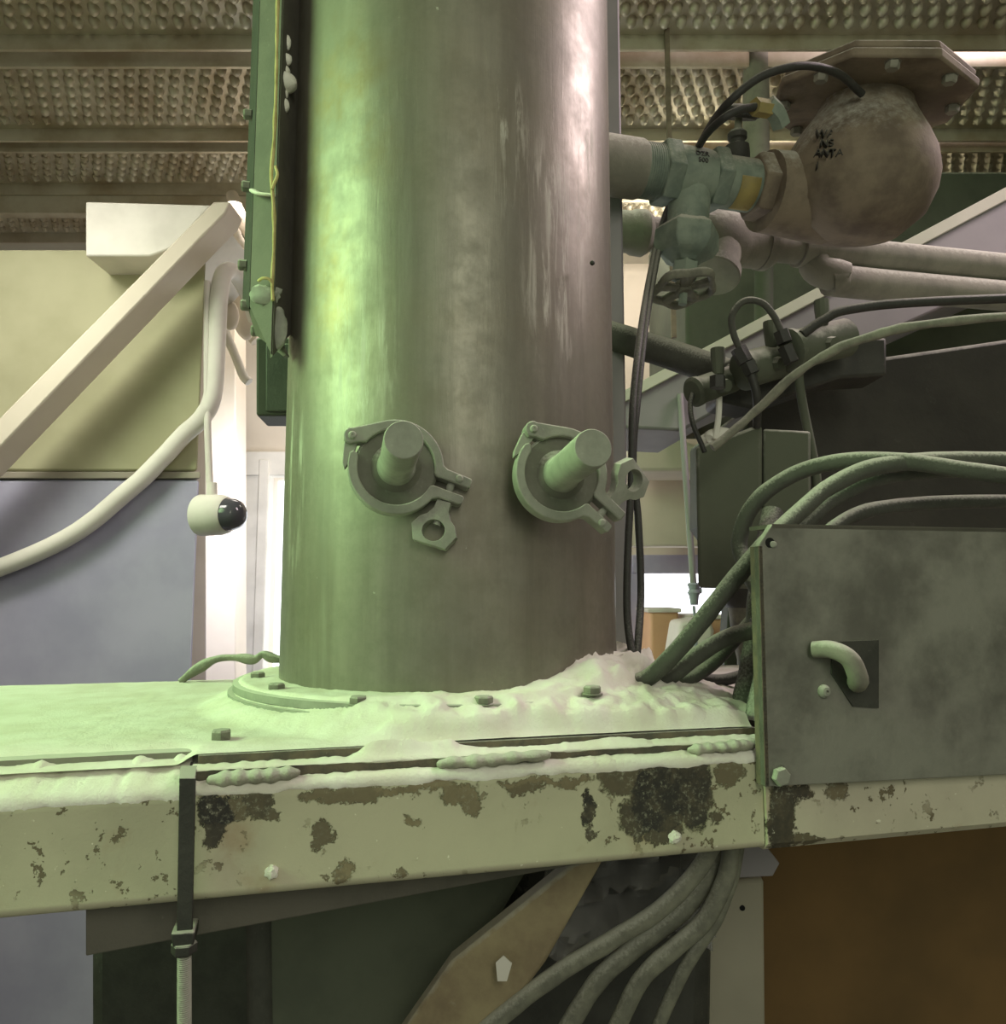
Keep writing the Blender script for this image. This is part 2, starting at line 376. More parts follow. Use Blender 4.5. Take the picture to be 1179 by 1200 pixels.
# ceiling of embossed grating planks seen from below
ZC = CAMZ + 1.25
def plank(y0, y1, x0, x1, pitch, name, z=ZC, mat='ceil'):
    bm = B(); bx(bm, x0, x1, y0, y1, z, z+0.012)
    for yy in (y0, y1-0.008): bx(bm, x0, x1, yy, yy+0.008, z-0.035, z)
    ny = max(1, int((y1-y0-0.03)/0.042)); nx = int((x1-x0)/pitch)
    for j in range(ny):
        for i in range(nx):
            cx = x0 + (i+0.5+(0.5 if j % 2 else 0))*pitch; cy = y0+0.035+(j+0.5)*(y1-y0-0.07)/ny
            g = bmesh.ops.create_icosphere(bm, subdivisions=2 if abs(cx) < 1.2 else 1, radius=1.0)
            for v in g['verts']:
                c = v.co.copy()
                v.co = Vector((cx + c.x*pitch*0.34, cy + c.y*0.0155, z + c.z*0.020))
    return struct(name, bm, M[mat])
plank(1.68, 1.985, -2.4, 2.4, 0.037, 'ceiling_plank')
plank(2.03, 2.27, -2.4, 2.4, 0.037, 'ceiling_plank')
plank(2.31, 2.60, -2.4, 2.4, 0.037, 'ceiling_plank')
plank(1.30, 1.63, -2.4, 2.4, 0.037, 'ceiling_plank')
bm = B(); bx(bm, -2.4, -0.2, 2.272, 2.305, ZC-0.09, ZC+0.03); struct('ceiling_fascia', bm, M['ceil'])
bm = B(); bx(bm, -3.2, 3.2, 2.62, 2.85, ZC-0.0, ZC+0.05); bx(bm, -3.2, 3.2, -2.5, 3.0, 3.3, 3.36)
struct('ceiling', bm, M['wallpale'])

# ================================================================== PLATFORM
beam = thing('support_platform', 'cream painted steel channel with peeling paint carrying the big vertical pipe', 'platform', L(0.13, -0.52, -0.2))
# web with rolled top edge (section in d,z), swept along u
def sweep(prof, u0, u1):
    bm = B(); a = [bm.verts.new(L(u0, d, z)) for d, z in prof]; b = [bm.verts.new(L(u1, d, z)) for d, z in prof]
    bm.faces.new(a); bm.faces.new(b[::-1]); n = len(a)
    for i in range(n): bm.faces.new((a[i], b[i], b[(i+1) % n], a[(i+1) % n]))
    return bm
prof = [(-0.93, -0.1165), (-0.511, -0.1165)]
for k in range(7):
    a_ = PI/2 - k*PI/12
    prof.append((-0.509+0.009*math.cos(a_), -0.1255+0.009*math.sin(a_)))
prof += [(-0.4998, -0.176)]
for k in range(5):
    a_ = -k*PI/8
    prof.append((-0.505+0.0055*math.cos(a_), -0.1765+0.0055*math.sin(a_)))
prof += [(-0.516, -0.182), (-0.516, -0.134), (-0.93, -0.134)]
o = link('web', sweep(prof, -0.75, PD(894, 930, -.5).dot(U)), M['beam'], beam, origin=(0, 0, 0), ang=50)
def reframe(o, parent):                              # give a part the beam's own axes (x along it)
    R = Matrix((( U.x, -N.x, 0), (U.y, -N.y, 0), (0, 0, 1))).to_4x4()
    T = Matrix.Translation(BEAM_O) @ R
    o.data.transform(T.inverted()); o.matrix_world = T
    o.location = BEAM_O - Vector(parent.location); o.rotation_euler = R.to_euler()
reframe(o, beam)
bm = sweep([(-0.93, -0.1165), (-0.5, -0.1165), (-0.4975, -0.122), (-0.4965, -0.178), (-0.503, -0.1835), (-0.93, -0.1835)], PD(894, 930, -.5).dot(U)+.0006, 1.25)
o = link('box_end', bm, M['beam_end'], beam, origin=(0, 0, 0)); reframe(o, beam)
bm = B(); bxl(bm, -0.0615, 0.328, -0.93, -0.520, -0.1085, -0.102)
link('upper_plate', bm, M['rust'], beam, bevel=0.0006)
bm = B(); bxl(bm, -0.0655, 0.336, -0.93, -0.510, -0.1163, -0.1087)
link('lower_plate', bm, M['rust'], beam, bevel=0.0006)
bm = B(); bxl(bm, -0.75, -0.0616, -0.93, -0.535, -0.1163, -0.1025)
link('side_plate', bm, M['pipe'], beam)
bm = B(); bxl(bm, 0.3285, 0.62, -0.93, -0.536, -0.1163, -0.1025); link('side_plate', bm, M['pipe'], beam)
for (x0, y0, x1, y1, r, sd) in ((242, 915, 352, 905, .0054, 1), (512, 896, 645, 884, .0055, 2), (806, 879, 888, 872, .0052, 3)):
    bm = B(); tube(bm, [PD(x0, y0, -0.505), PD((x0+x1)/2, (y0+y1)/2, -0.504), PD(x1, y1, -0.505)], lambda q: r*(0.25+0.7*min(1, 9*q, 9*(1-q))**.5)*(1+.12*math.sin(q*37+sd)), 14, 24, lump=0.5, flat=0.75, seed=sd)
    link('weld_bead', bm, M['weld'], beam)
def hexbolt(parent, c, r, h, axis=(0, 0, 1), mat='capsteel', ph=0.3, shank=True, name='bolt'):
    bm = B(); lathe(bm, [(r*0.93, 0), (r, h*0.12), (r, h*0.8), (r*0.86, h), (0, h)], c, axis, 6, ph)
    if shank: ring(bm, r*0.3, r*1.15, -h*0.18, 0, c, axis, 24)
    return link(name, bm, M[mat], parent, ang=20)
def atz(px, py, z):
    r = ray(px, py); p = r*(z/r.z); p.z += CAMZ; return p
for (x, y, s) in ((259, 869, 0.0068), (578, 851, .0062), (852, 838, 0.0072)):
    hexbolt(beam, atz(x, y, -0.102)+Vector((0, 0, {578: .0075, 852: .004}.get(x, .001))), s, 0.007, mat='hosebeige')
for (x, y, s) in ((791, 981, .0042), (318, 1022, .0042)):
    bm = B(); blob(bm, PD(x, y, -0.499), s, (1, 0.8, 1), 0.3, 60*8, 3, x); link('powder_caked_rivet', bm, M['powder'], beam)

# ---- loose powder: one height field over plate and flange, and two ledge drifts
def ss(a, b, x):
    t_ = max(0.0, min(1.0, (x-a)/(b-a))); return t_*t_*(3-2*t_)
def powder_h(u, d):
    p = L(u, d, 0); x, y = p.x-CX, p.y-CY
    r = math.hypot(x, y); ang = math.degrees(math.atan2(y, x))       # -90 is toward the camera
    if ang > 90: ang -= 360
    bury = ss(-122, -84, ang) if ang > -181 else 0
    if ang > 0: bury = 1-ss(15, 75, ang)
    right = ss(-72, -30, ang)*(1-ss(20, 80, ang)) if ang > -181 else 0
    q = Vector((p.x, p.y, 0))
    nz = noise.fractal(q*22, 1.0, 2.0, 5); nz2 = noise.fractal(q*75+Vector((9, 3, 1)), 0.9, 2.0, 4)
    base = 0.0014 + 0.0005*nz2 + 0.0007*max(0, nz)
    zf = 0.0228 + 0.0008*(1+nz2) + bury*(0.0008+0.0035*max(0, nz+0.1)) + right*(0.013*ss(.235, .16, r)+0.006)*(1+0.35*nz+0.25*nz2)
    start = base + (0.0125 + 0.0085*min(1, 1.35*bury**0.7) + right*0.006 - base)*(1 + 0.16*nz2 + 0.08*nz)
    reach = 0.030 + 0.020*bury + 0.085*right
    if r < 0.190: h = zf
    elif r < 0.1975: h = zf + (start - zf)*ss(0.190, 0.1975, r)
    else:
        f = 1-ss(-0.15, 1, (r-0.1975)/reach)/1.0
        h = base + (start-base)*max(0, f)/ (1-ss(-0.15, 1, 0))
    h += bury*((0.5+0.4*right)*0.0014*noise.fractal(q*150, 0.9, 2.0, 3) + (0.4+0.6*right)*0.0045*(0.5-abs(noise.fractal(q*36+Vector((3, 1, 7)), 1.1, 2.0, 3))))
    # the edge of the plate
    e = -0.5205 - d
    h *= ss(-0.0005, 0.010 + 0.004*nz, e) * 0.92 + 0.08
    if u < -0.06: h += 0.004*ss(-.06, -.1, u)*(1-ss(-.60, -.56, d*1.0)) if False else 0
    return max(h, 0.0004)
def hits_column(p): return math.hypot(p.x-CX, p.y-CY) < 0.150
us = []; u_ = -0.74
while u_ < 0.60:
    us.append(u_); u_ += 0.0026 if -0.17 < u_ < 0.36 else 0.012
ds = []; d_ = -0.5202
while d_ > -0.932:
    ds.append(d_); d_ -= 0.0022 if d_ > -0.60 else (0.0036 if d_ > -.75 else 0.009)
bm = B(); grid = {}
for i, uu in enumerate(us):
    for j, dd in enumerate(ds):
        if uu > 0.327 and dd > -0.537: continue
        z0 = -0.1018
        p = L(uu, dd, z0 + powder_h(uu, dd))
        if uu < -0.0615:                             # beyond the plate's end the powder sags to the channel
            k = ss(-0.0615, -0.075, uu)*ss(-0.56, -0.53, dd)
            p.z -= 0.006*k
        grid[i, j] = bm.verts.new(p)
for i in range(len(us)-1):
    for j in range(len(ds)-1):
        k = [(i, j), (i+1, j), (i+1, j+1), (i, j+1)]
        if all(q in grid for q in k):
            v = [grid[q] for q in k]
            if any(hits_column(q.co) for q in v): continue
            bm.faces.new(v)
bmesh.ops.delete(bm, geom=[v for v in bm.verts if not v.link_faces], context='VERTS')
o = link('spilled_powder', bm, M['powder'], ang=80)
tag(o, 'thick spill of white powder heaped around the foot of the big steel pipe', 'powder', kind='stuff')

def ledge(u0, u1, back, front, cover, drop, sd, name, label):
    """drift lying on a ledge: leans on the face behind, runs out to the lip and a little over it"""
    bm = B(); prev = None; n = int((u1-u0)/0.0022)
    for i in range(n+1):
        uu = u0 + (u1-u0)*i/n
        q = Vector((uu*1.0, sd, 0)); nz = noise.fractal(q*45, 1, 2, 5)
        nz3 = noise.fractal(Vector((uu, sd+5, 2))*160, 1, 2, 3)
        h = max(0.0003, cover(uu)*(1+0.5*nz) + 0.0003*nz3)
        dr = max(0.0002, drop*(1+0.8*nz+0.3*nz3))
        (db_, zb), (df, zf) = back, front
        row = [L(uu, db_-0.0006, zb), L(uu, db_+0.0003, zb+h)]
        for k in range(1, 6):
            f = k/6
            row.append(L(uu, db_ + (df-db_)*f, zb + h*(1-f)**1.4 + 0.0009*(1+nz3)))
        row += [L(uu, df+0.0012, zf+0.0004), L(uu, df+0.0018, zf-dr*0.5), L(uu, df+0.0006, zf-dr), L(uu, df-0.002, zf-dr*0.9)]
        row = [bm.verts.new(v) for v in row]
        if prev:
            for a, b, c, d in zip(prev, prev[1:], row[1:], row): bm.faces.new((a, b, c, d))
        prev = row
    o = link(name, bm, M['powder'], ang=80)
    tag(o, label, 'powder', kind='stuff'); return o
def cov1(uu):
    a = (PD(412, 880, -.52).dot(U), PD(540, 875, -.52).dot(U))
    k = ss(a[0]-.004, a[0]+.012, uu)*(1-ss(a[1]-.01, a[1]+.02, uu))
    k2 = math.exp(-((uu-PD(620, 870, -.52).dot(U)-0.06)/0.02)**2)
    return 0.0009 + 0.0064*k + 0.0028*k2 + 0.001*ss(-.06, .1, uu)
ledge(-0.064, 0.335, (-0.520, -0.1087), (-0.5105, -0.1087), cov1, 0.0012, 1.3, 'ledge_powder', 'narrow drift of powder on the upper step of the platform edge')
def cov2(uu): return 0.0012+0.0012*ss(0.05, 0.2, uu)
ledge(-0.0655, 0.338, (-0.5100, -0.1165), (-0.5020, -0.1185), cov2, 0.006, 4.7, 'ledge_powder', 'drift of powder on the rolled top edge above the peeling paint')
def cov3(uu): return 0.011
ledge(-0.74, -0.0665, (-0.535, -0.1165), (-0.5020, -0.1185), cov3, 0.009, 8.1, 'ledge_powder', 'bank of powder beside the black strap on the platform corner')

# ================================================================== BIG VERTICAL PIPE
col = thing('riser_pipe', 'huge vertical stainless steel pipe with dull streaked surface and powder-buried foot flange', 'pipe', (CX, CY, CAMZ-0.0875))
R_ = 0.158
o = link('pipe_shell', lathe(B(), [(R_, 0), (R_, 1.95)], (CX, CY, CAMZ-0.088), (0, 0, 1), 160), M['steel'], col, ang=30)
link('foot_flange', lathe(B(), [(0.196, 0), (0.197, .0006), (0.197, .0064), (0.196, .007)], (CX, CY, CAMZ-0.0875), (0, 0, 1), 128), M['clampsteel'], col)
link('lower_ring', lathe(B(), [(0.201, 0), (0.201, .013)], (CX, CY, CAMZ-0.1012), (0, 0, 1), 128), M['clampsteel'], col)
for (x, y) in ((302, 795), (324, 809), (420, 821), (567, 822), (694, 806), (760, 790)):
    hexbolt(col, atz(x, y, -0.0795 if x < 600 else -0.073)+Vector((0, 0, {420: -.0022, 567: -.0015, 694: -.0040, 760: -.003}.get(x, 0.0002))), 0.0068, 0.0055, mat='hosebeige', ph=x)
# weld line where the bracket meets the pipe
bm = B()
pts = [P(351 - (y-73)*0.022, y, 0.70) for y in range(73, 345, 4)]
tube(bm, pts, 0.0032, 10, 2, lump=0.9)
link('weld_seam', bm, M['clampsteel'], col)
bm = B(); blob(bm, P(694, 308, .634), .0022, amp=.3); link('dent_mark', bm, M['dark'], col)

# ================================================================== CLAMPED PORTS
AX = Vector((0.195, -0.975, 0.075)).normalized()
def clamp(cpx, cpy, Y, rot, nutside, nuttwist, label):
    c = P(cpx, cpy, Y)
    ex = Vector((0, 0, 1)).cross(-AX).normalized() * -1; ez = ZZ
    if ex.x < 0: ex = -ex
    cr, sr = math.cos(rot), math.sin(rot)
    X = ex*cr + ez*sr; Yv = -ex*sr + ez*cr
    Q = lambda x, y, w_=0.0: c + X*x + Yv*y + AX*w_
    t = thing('pipe_clamp', label, 'clamp', c, 'capped clamp ports on the big pipe')
    bm = B(); cyl(bm, c-AX*0.035, c-AX*0.006, 0.024, seg=40); link('port_neck', bm, M['capsteel'], t)
    bm = B(); lathe(bm, [(0.031, -0.006), (0.0315, 0.001), (0.0295, 0.003), (0.024, 0.0035), (0.019, 0.003), (0.0165, 0.0045), (0.0145, 0.006)], c, AX, 64)
    link('port_cap', bm, M['capsteel'], t)
    bm = B(); lathe(bm, [(0.0152, 0.003), (0.0138, 0.010), (0.0132, 0.014), (0.0132, 0.080), (0.0129, 0.0822), (0.0124, 0.0828), (0, 0.0828)], c, AX, 48)
    link('capped_stub', bm, M['clampsteel'], t, ang=25)
    ri, ro = 0.0288, 0.0358
    arc = lambda r, a0, a1, n=28: [(r*math.cos(math.radians(a0+(a1-a0)*k/n)), r*math.sin(math.radians(a0+(a1-a0)*k/n))) for k in range(n+1)]
    W0, W1 = -0.007, 0.0075
    # upper jaw: lug, arc, straight run to the hinge eye
    up = [(0.0305, 0.0036), (0.0565, 0.0036), (0.0575, 0.005), (0.0575, 0.0102), (0.0560, 0.0112), (0.0370, 0.0118)]
    up += arc(ro, 22, 126) + [(-0.0400, 0.0162)]
    up += [(-0.0385+0.0062*math.cos(math.radians(a)), 0.0105+0.0062*math.sin(math.radians(a))) for a in range(120, 300, 20)]
    up += [(-0.0335, 0.0072)] + arc(ri, 160, 10)
    bm = B(); prism(bm, [Q(x, y, W0) for x, y in up], AX*(W1-W0)); uj = link('upper_jaw', bm, M['clampsteel'], t, bevel=0.0011)
    lo = [(0.0305, -0.0036)] + arc(ri, -10, -172) + [(-0.0300, -0.0010), (-0.0335, 0.0005), (-0.0355, -0.002)]
    lo += arc(ro, -174, -22) + [(0.0370, -0.0112), (0.0545, -0.0105), (0.0558, -0.0092), (0.0558, -0.0048), (0.0545, -0.0036)]
    bm = B(); prism(bm, [Q(x, y, W0) for x, y in lo], AX*(W1-W0)); lj = link('lower_jaw', bm, M['clampsteel'], t, bevel=0.0011)
    lk = [(-0.0415, 0.013), (-0.0340, 0.013), (-0.0325, -0.004), (-0.0355, -0.014), (-0.0385, -0.010), (-0.0425, 0.004)]
    bm = B(); prism(bm, [Q(x, y, -0.005) for x, y in lk], AX*0.007); link('hinge_link', bm, M['clampsteel'], t, bevel=0.0006)
    bm = B(); lathe(bm, [(0.0030, 0.006), (0.0030, 0.0088), (0.0022, 0.0100), (0.0009, 0.0102), (0.0007, 0.0094), (0, 0.0094)], Q(-0.0382, 0.0102), AX, 20); link('hinge_pin', bm, M['clampsteel'], uj)
    s = nutside; px = 0.0435
    bm = B(); lathe(bm, [(0.0030, 0.006), (0.0030, 0.0086), (0.0018, 0.0097), (0, 0.0098)], Q(0.0475, -s*0.0078), AX, 20); link('screw_pin', bm, M['clampsteel'], lj if s > 0 else uj)
    bm = B(); tube(bm, [Q(px, -s*0.009, 0)] + [Q(px, s*k*0.003, 0) for k in range(0, 11)], lambda q: 0.0029+0.0003*math.sin(q*90), 12, 0)
    link('clamp_screw', bm, M['clampsteel'], t)
    # wing nut: shank spreading into a holed hexagonal grip, turned about the screw
    ct2, st2 = math.cos(nuttwist), math.sin(nuttwist)
    E1 = X*ct2 + AX*st2; E2 = AX*ct2 - X*st2; o0 = Q(px, 0, 0)
    W = lambda a, b, w_: o0 + E1*a + Yv*(s*b) + E2*w_
    outer = [(-0.0050, 0.0115), (-0.0055, 0.018), (-0.0085, 0.0235), (-0.0130, 0.0270), (-0.0168, 0.0340), (-0.0120, 0.0450), (0.0120, 0.0450), (0.0168, 0.0340), (0.0130, 0.0270), (0.0085, 0.0235), (0.0055, 0.018), (0.0050, 0.0115)]
    hc, hr = 0.0345, 0.0080
    bm = B()
    # resample outer to nh points by angle about the hole centre
    def hit(ang):
        dx, dy = -math.sin(ang), -math.cos(ang); best = None
        n = len(outer)
        for i in range(n):
            x1, y1 = outer[i]; x2, y2 = outer[(i+1) % n]; y1 -= hc; y2 -= hc
            den = dx*(y2-y1) - dy*(x2-x1)
            if abs(den) < 1e-12: continue
            tt = (x1*(y2-y1) - y1*(x2-x1))/den; uu = (x1*dy - y1*dx)/den
            if tt > 0 and -1e-6 <= uu <= 1+1e-6 and (best is None or tt > best): best = tt
        return (dx*best, hc + dy*best)
    angs = sorted([math.atan2(-x, -(y-hc)) % (2*PI) for x, y in outer] + [2*PI*k/24 + .01 for k in range(24)])
    op = [hit(a) for a in angs]; nh = len(op)
    inner = [(-hr*math.sin(a), hc - hr*math.cos(a)) for a in angs]
    op = [(a*1.08, 0.0115+(b-0.0115)*1.04) for a, b in op]; inner = [(a*1.08, 0.0115+(b-0.0115)*1.04) for a, b in inner]
    hw = 0.0058
    lay = []
    for pts_, w_, k_ in ((inner, -hw, 1), (op, -hw*0.75, 1), (op, hw*0.75, 1), (inner, hw, 1)):
        lay.append([bm.verts.new(W(a, b, w_)) for a, b in pts_])
    for i in range(4):
        p_, q_ = lay[i], lay[(i+1) % 4]
        for k in range(nh): bm.faces.new((p_[k], p_[(k+1) % nh], q_[(k+1) % nh], q_[k]))
    link('wing_nut', bm, M['clampsteel'], t, bevel=0.0008, ang=30)
    return t
clamp(464, 549, 0.575, math.radians(-19), -1, 0.25, 'clamp with its wing nut hanging down, on the greener side of the pipe')
clamp(656, 557, 0.580, math.radians(-41), 1, -0.45, 'clamp beside the pipe rim with its wing nut sticking out sideways over the cables')

# ================================================================== LEFT BRACKET
br = thing('mounting_bracket', 'tall folded steel bracket welded to the green-lit side of the pipe', 'bracket', P(318, 420, .67))
def vert_face(pl, top, bot):                          # prism between horizontal sections; pl = (px,Y) at y=300
    pts = [P(x, 300, Y) for x, Y in pl]
    bm = B(); a = [bm.verts.new(Vector((p.x, p.y, top))) for p in pts]; b = [bm.verts.new(Vector((p.x, p.y, z))) for p, z in zip(pts, bot)]
    bm.faces.new(a); bm.faces.new(b[::-1]); n = len(a)
    for i in range(n): bm.faces.new((a[i], b[i], b[(i+1) % n], a[(i+1) % n]))
    return bm
ztop = CAMZ + 1.15
zb = lambda y, Y: P(300, y, Y).z
bm = vert_face([(294, .655), (321, .640), (323, .642), (296, .657)], ztop, [zb(358, .655), zb(415, .64), zb(415, .64), zb(358, .655)])
link('lit_flange', bm, M['bracket'], br, bevel=.0003)
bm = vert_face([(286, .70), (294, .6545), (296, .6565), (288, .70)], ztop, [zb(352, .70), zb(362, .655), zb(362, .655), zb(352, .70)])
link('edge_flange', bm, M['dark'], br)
bm = vert_face([(323, .640), (352, .705), (350, .707), (320, .645)], ztop, [zb(418, .64), zb(378, .70), zb(378, .70), zb(418, .64)])
link('inner_flange', bm, M['bracket'], br, bevel=.0003)
bm = B(); prism(bm, [P(288, 352, .69), P(296, 350, .655), P(322, 385, .645), P(336, 416, .66), P(332, 418, .665), P(300, 392, .67)], (0.001, .006, 0)); link('lower_gusset', bm, M['bracket'], br, bevel=.0005)
for (x, y) in ((290, 135), (288, 219), (284, 311), (287, 358), (299, 388)):
    bm = B(); lathe(bm, [(.0052, 0), (.0052, .006), (.004, .0075)], P(x+5, y, .68), (-1, -.25, 0), 6, .4); link('bolt', bm, M['hosebeige'], br, ang=20)
bm = B(); tube(bm, [P(297, 224, .652), P(304, 227, .643), P(314, 228, .638), P(322, 229, .637)], lambda q: .0042-.0022*q, 10, 5, flat=.5, lump=.3)
link('powder_caked_tab', bm, M['powder'], br)
bm = B(); pts = [P(x, y, .636) for x, y in ((327, -60), (325, 20), (324, 73), (323, 120), (321, 165), (318, 205), (319, 222), (321, 250), (321, 290), (319, 330), (320, 352))]
tube(bm, pts, .0017, 8, 8, lump=.5); tube(bm, [P(323, 195, .634), P(325, 205, .632), P(321, 216, .634), P(319, 222, .634)], .0014, 8, 6, lump=.5)
tube(bm, [P(303, 329, .64), P(308, 326, .634), P(315, 327, .634), P(320, 333, .636)], .0013, 8, 6)
tag(link('twine', bm, M['cord']), 'yellowish frayed twine hanging down the corner of the steel bracket', 'twine')
bm = B()
for x, y, r, s in ((333, 97, .0100, (1.15, 1, .9)), (331, 110, .0050, (1, 1, 1.3)), (332, 124, .0058, (1, .9, 1.2)), (333, 84, .0055, (1, 1, 1)), (334, 70, .006, (1.1, .9, 1)), (335, 50, .005, (1, 1, 1.6))):
    blob(bm, P(x, y, .655), r, s, .10, 300, 3, x)
tag(link('powder_clump', bm, M['powder']), 'rounded lump of caked powder stuck on the steel bracket by the twine', 'powder clump')
bm = B(); blob(bm, P(312, 345, .645), .011, (1.2, .5, .8), .3, 120, 3, 4); blob(bm, P(326, 385, .648), .009, (.9, .5, 2.0), .3, 120, 3, 7)
tag(link('powder_clump', bm, M['clampsteel']), 'greyish crust of dust hanging at the bottom tip of the steel bracket', 'powder clump')
bx_ = thing('junction_box', 'dark green junction box showing from behind the big pipe under the bracket', 'box', P(318, 490, .86))
bm = B(); prism(bm, [P(300, 395, .86), P(405, 395, .86), P(405, 487, .86), P(300, 487, .86)], (-.006, .06, 0)); link('enclosure', bm, M['boxdark'], bx_, bevel=.003)
bm = B(); prism(bm, [P(311, 402, .857), P(400, 402, .857), P(400, 482, .857), P(311, 482, .857)], (0, .006, 0)); link('cover', bm, M['dark'], bx_, bevel=.002)
# strap lying at the back of the platform
bm = B()
pts = [P(212, 799, .85), P(232, 783, .85), P(255, 772, .85), P(280, 771, .85), P(298, 773, .85), P(308, 767, .85), P(318, 771, .85), P(335, 774, .85)]
tube(bm, pts, lambda q: .0042+.0022*math.sin(q*PI*3)**2, 12, 8, lump=.3, flat=.9)
tag(link('bent_strap', bm, M['hosebeige']), 'bent dusty strap arching over the far edge of the platform', 'strap')
bm = B(); quad(bm, [(318, 775), (345, 775), (345, 812), (318, 790)], .84, .02)
# ================================================================== BLACK STRAP AROUND THE BEAM
ubt = thing('strap_clamp', 'black flat steel strap clamped over the platform corner with a threaded end', 'clamp', PD(215, 1120, -.49))
bm = B()
a, b = PD(210, 912, -.496), PD(229, 912, -.496); c_, d_ = PD(207, 1099, -.493), PD(225, 1099, -.493)
a2, b2 = PD(212, 897, -.515), PD(231, 897, -.515)
for q in ([a2, b2, b, a], [a, b, d_, c_]): prism(bm, q, -N*0.0028 if q[0] is a else Vector((0, 0, -.003)))
link('flat_bar', bm, M['dark'], ubt, bevel=.0004)
bm = B(); quadd(bm, [(200, 1094), (228, 1092), (227, 1108), (202, 1111)], -.490, .02); link('clamp_plate', bm, M['dark'], ubt, bevel=.001)
bm = B(); p0, p1 = PD(216, 1100, -.494), PD(216, 1190, -.494)
pr = [];
for k in range(60): pr += [(.0040, k*.0011), (.0034, k*.0011+.00055)]
lathe(bm, pr, p0, p1-p0, 16); link('threaded_rod', bm, M['hosebeige'], ubt, ang=10)
hexbolt(ubt, PD(216, 1104, -.494), .0072, .0062, (0, 0, -1), 'dark', name='nut', shank=False)

# ================================================================== BELOW THE PLATFORM
bm = B(); z0 = lambda x, y: PD(x, y, -.53)
a, b = PD(150, 1010, -.525), PD(715, 1000, -.56)
prism(bm, [PD(100, 1040, -.50-.02), PD(715, 985, -.56), PD(712, 1007, -.56), PD(100, 1121, -.50-.02)], -N*.012+U*.001)
tag(link('lower_flat_bar', bm, M['bracket'], bevel=.001), 'plain grey steel bar running slantwise just below the peeling channel', 'steel bar')
hop = thing('hopper', 'dark olive hopper body hanging under the platform', 'hopper', P(470, 1250, .62))
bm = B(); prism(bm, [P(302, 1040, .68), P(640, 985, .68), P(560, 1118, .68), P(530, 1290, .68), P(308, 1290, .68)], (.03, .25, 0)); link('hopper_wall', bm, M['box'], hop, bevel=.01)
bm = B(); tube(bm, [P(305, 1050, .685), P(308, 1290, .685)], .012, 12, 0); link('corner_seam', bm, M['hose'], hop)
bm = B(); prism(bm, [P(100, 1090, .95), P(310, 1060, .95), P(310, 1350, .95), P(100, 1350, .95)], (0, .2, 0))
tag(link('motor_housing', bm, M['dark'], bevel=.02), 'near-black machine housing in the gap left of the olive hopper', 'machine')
bm = B(); prism(bm, [P(672, 1012, .60), P(712, 1000, .60), P(640, 1128, .60), P(520, 1290, .60), P(415, 1290, .60), P(528, 1128, .60)], (0, .02, 0))
tag(link('diagonal_brace', bm, M['tanbrace'], bevel=.003), 'yellowish brown diagonal brace running down from the platform underside', 'brace')
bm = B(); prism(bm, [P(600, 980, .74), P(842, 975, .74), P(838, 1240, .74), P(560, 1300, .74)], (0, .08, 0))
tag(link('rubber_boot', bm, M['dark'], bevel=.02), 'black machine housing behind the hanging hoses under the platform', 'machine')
# crumpled plastic
bm = B(); nu, nv = 26, 16; vs = {}
for i in range(nu+1):
    for j in range(nv+1):
        f, g = i/nu, j/nv
        p = P(625+230*f*(1-.0*g)+(40*(1-g)-20), 1010+125*g-20*f, .665)
        p.y += .05*abs(noise.fractal(Vector((f*4, g*3+f*2, 1)), 1, 2, 4)); vs[i, j] = bm.verts.new(p)
for i in range(nu):
    for j in range(nv): bm.faces.new((vs[i, j], vs[i+1, j], vs[i+1, j+1], vs[i, j+1]))
o = tag(link('plastic_sheet', bm, M['plastic'], ang=70), 'crumpled clear plastic sheet behind the hoses under the platform', 'plastic sheet')
o.modifiers.new('thickness', 'SOLIDIFY').thickness = .0008
hz = [([(838, 985), (818, 1020), (775, 1065), (715, 1103), (640, 1150), (540, 1230)], .0065, 'thickest'),
      ([(852, 985), (836, 1020), (800, 1066), (745, 1110), (700, 1150), (650, 1230)], .0072, 'second'),
      ([(858, 985), (850, 1030), (826, 1078), (792, 1110), (750, 1150), (710, 1230)], .0066, 'third'),
      ([(866, 985), (858, 1030), (838, 1080), (812, 1120), (790, 1160), (760, 1230)], .0050, 'thinnest')]
lbl = ['grey dusty hose under the platform, first of four from the diagonal brace', 'grey dusty hose under the platform, second of four from the diagonal brace',
       'grey dusty hose under the platform, third of four from the diagonal brace', 'thin dusty hose under the platform closest to the beige cabinet']
for (pp, r, _), lb, dy in zip(hz, lbl, (.60, .62, .605, .63)):
    bm = B(); tube(bm, [P(x, y, dy) for x, y in pp], r, 14, 8, lump=.1)
    tag(link('hose', bm, M['hosebeige']), lb, 'hose', 'hoses under the platform')
cb = thing('cabinet', 'beige metal cabinet with a small black hole standing below the platform', 'cabinet', P(850, 1300, .8))
bm = B(); prism(bm, [P(800, 1036, .78), P(896, 1030, .78), P(900, 1420, .78), P(800, 1420, .78)], (0, .3, 0)); link('cabinet_body', bm, M['beige'], cb, bevel=.004)
bm = B(); cyl(bm, P(870, 1064, .779), P(870, 1064, .785), .0026, seg=16); link('knockout_hole', bm, M['hole'], cb)
bm = B(); prism(bm, [P(800, 985, .70), P(893, 985, .70), P(914, 1012, .70), P(906, 1027, .70), P(862, 1029, .70), P(800, 1060, .70)], (0, .012, 0))
tag(link('gusset_plate', bm, M['violet'], bevel=.001), 'grey clipped-corner plate under the platform above the beige cabinet', 'plate')
bm = B(); prism(bm, [P(893, 960, 1.0), P(1500, 960, 1.0), P(1500, 1500, 1.0), P(893, 1500, 1.0)], (0, .03, 0))
tag(link('brown_panel', bm, M['tan'], bevel=.002), 'orange-brown board in the gap below the dark plate', 'panel')
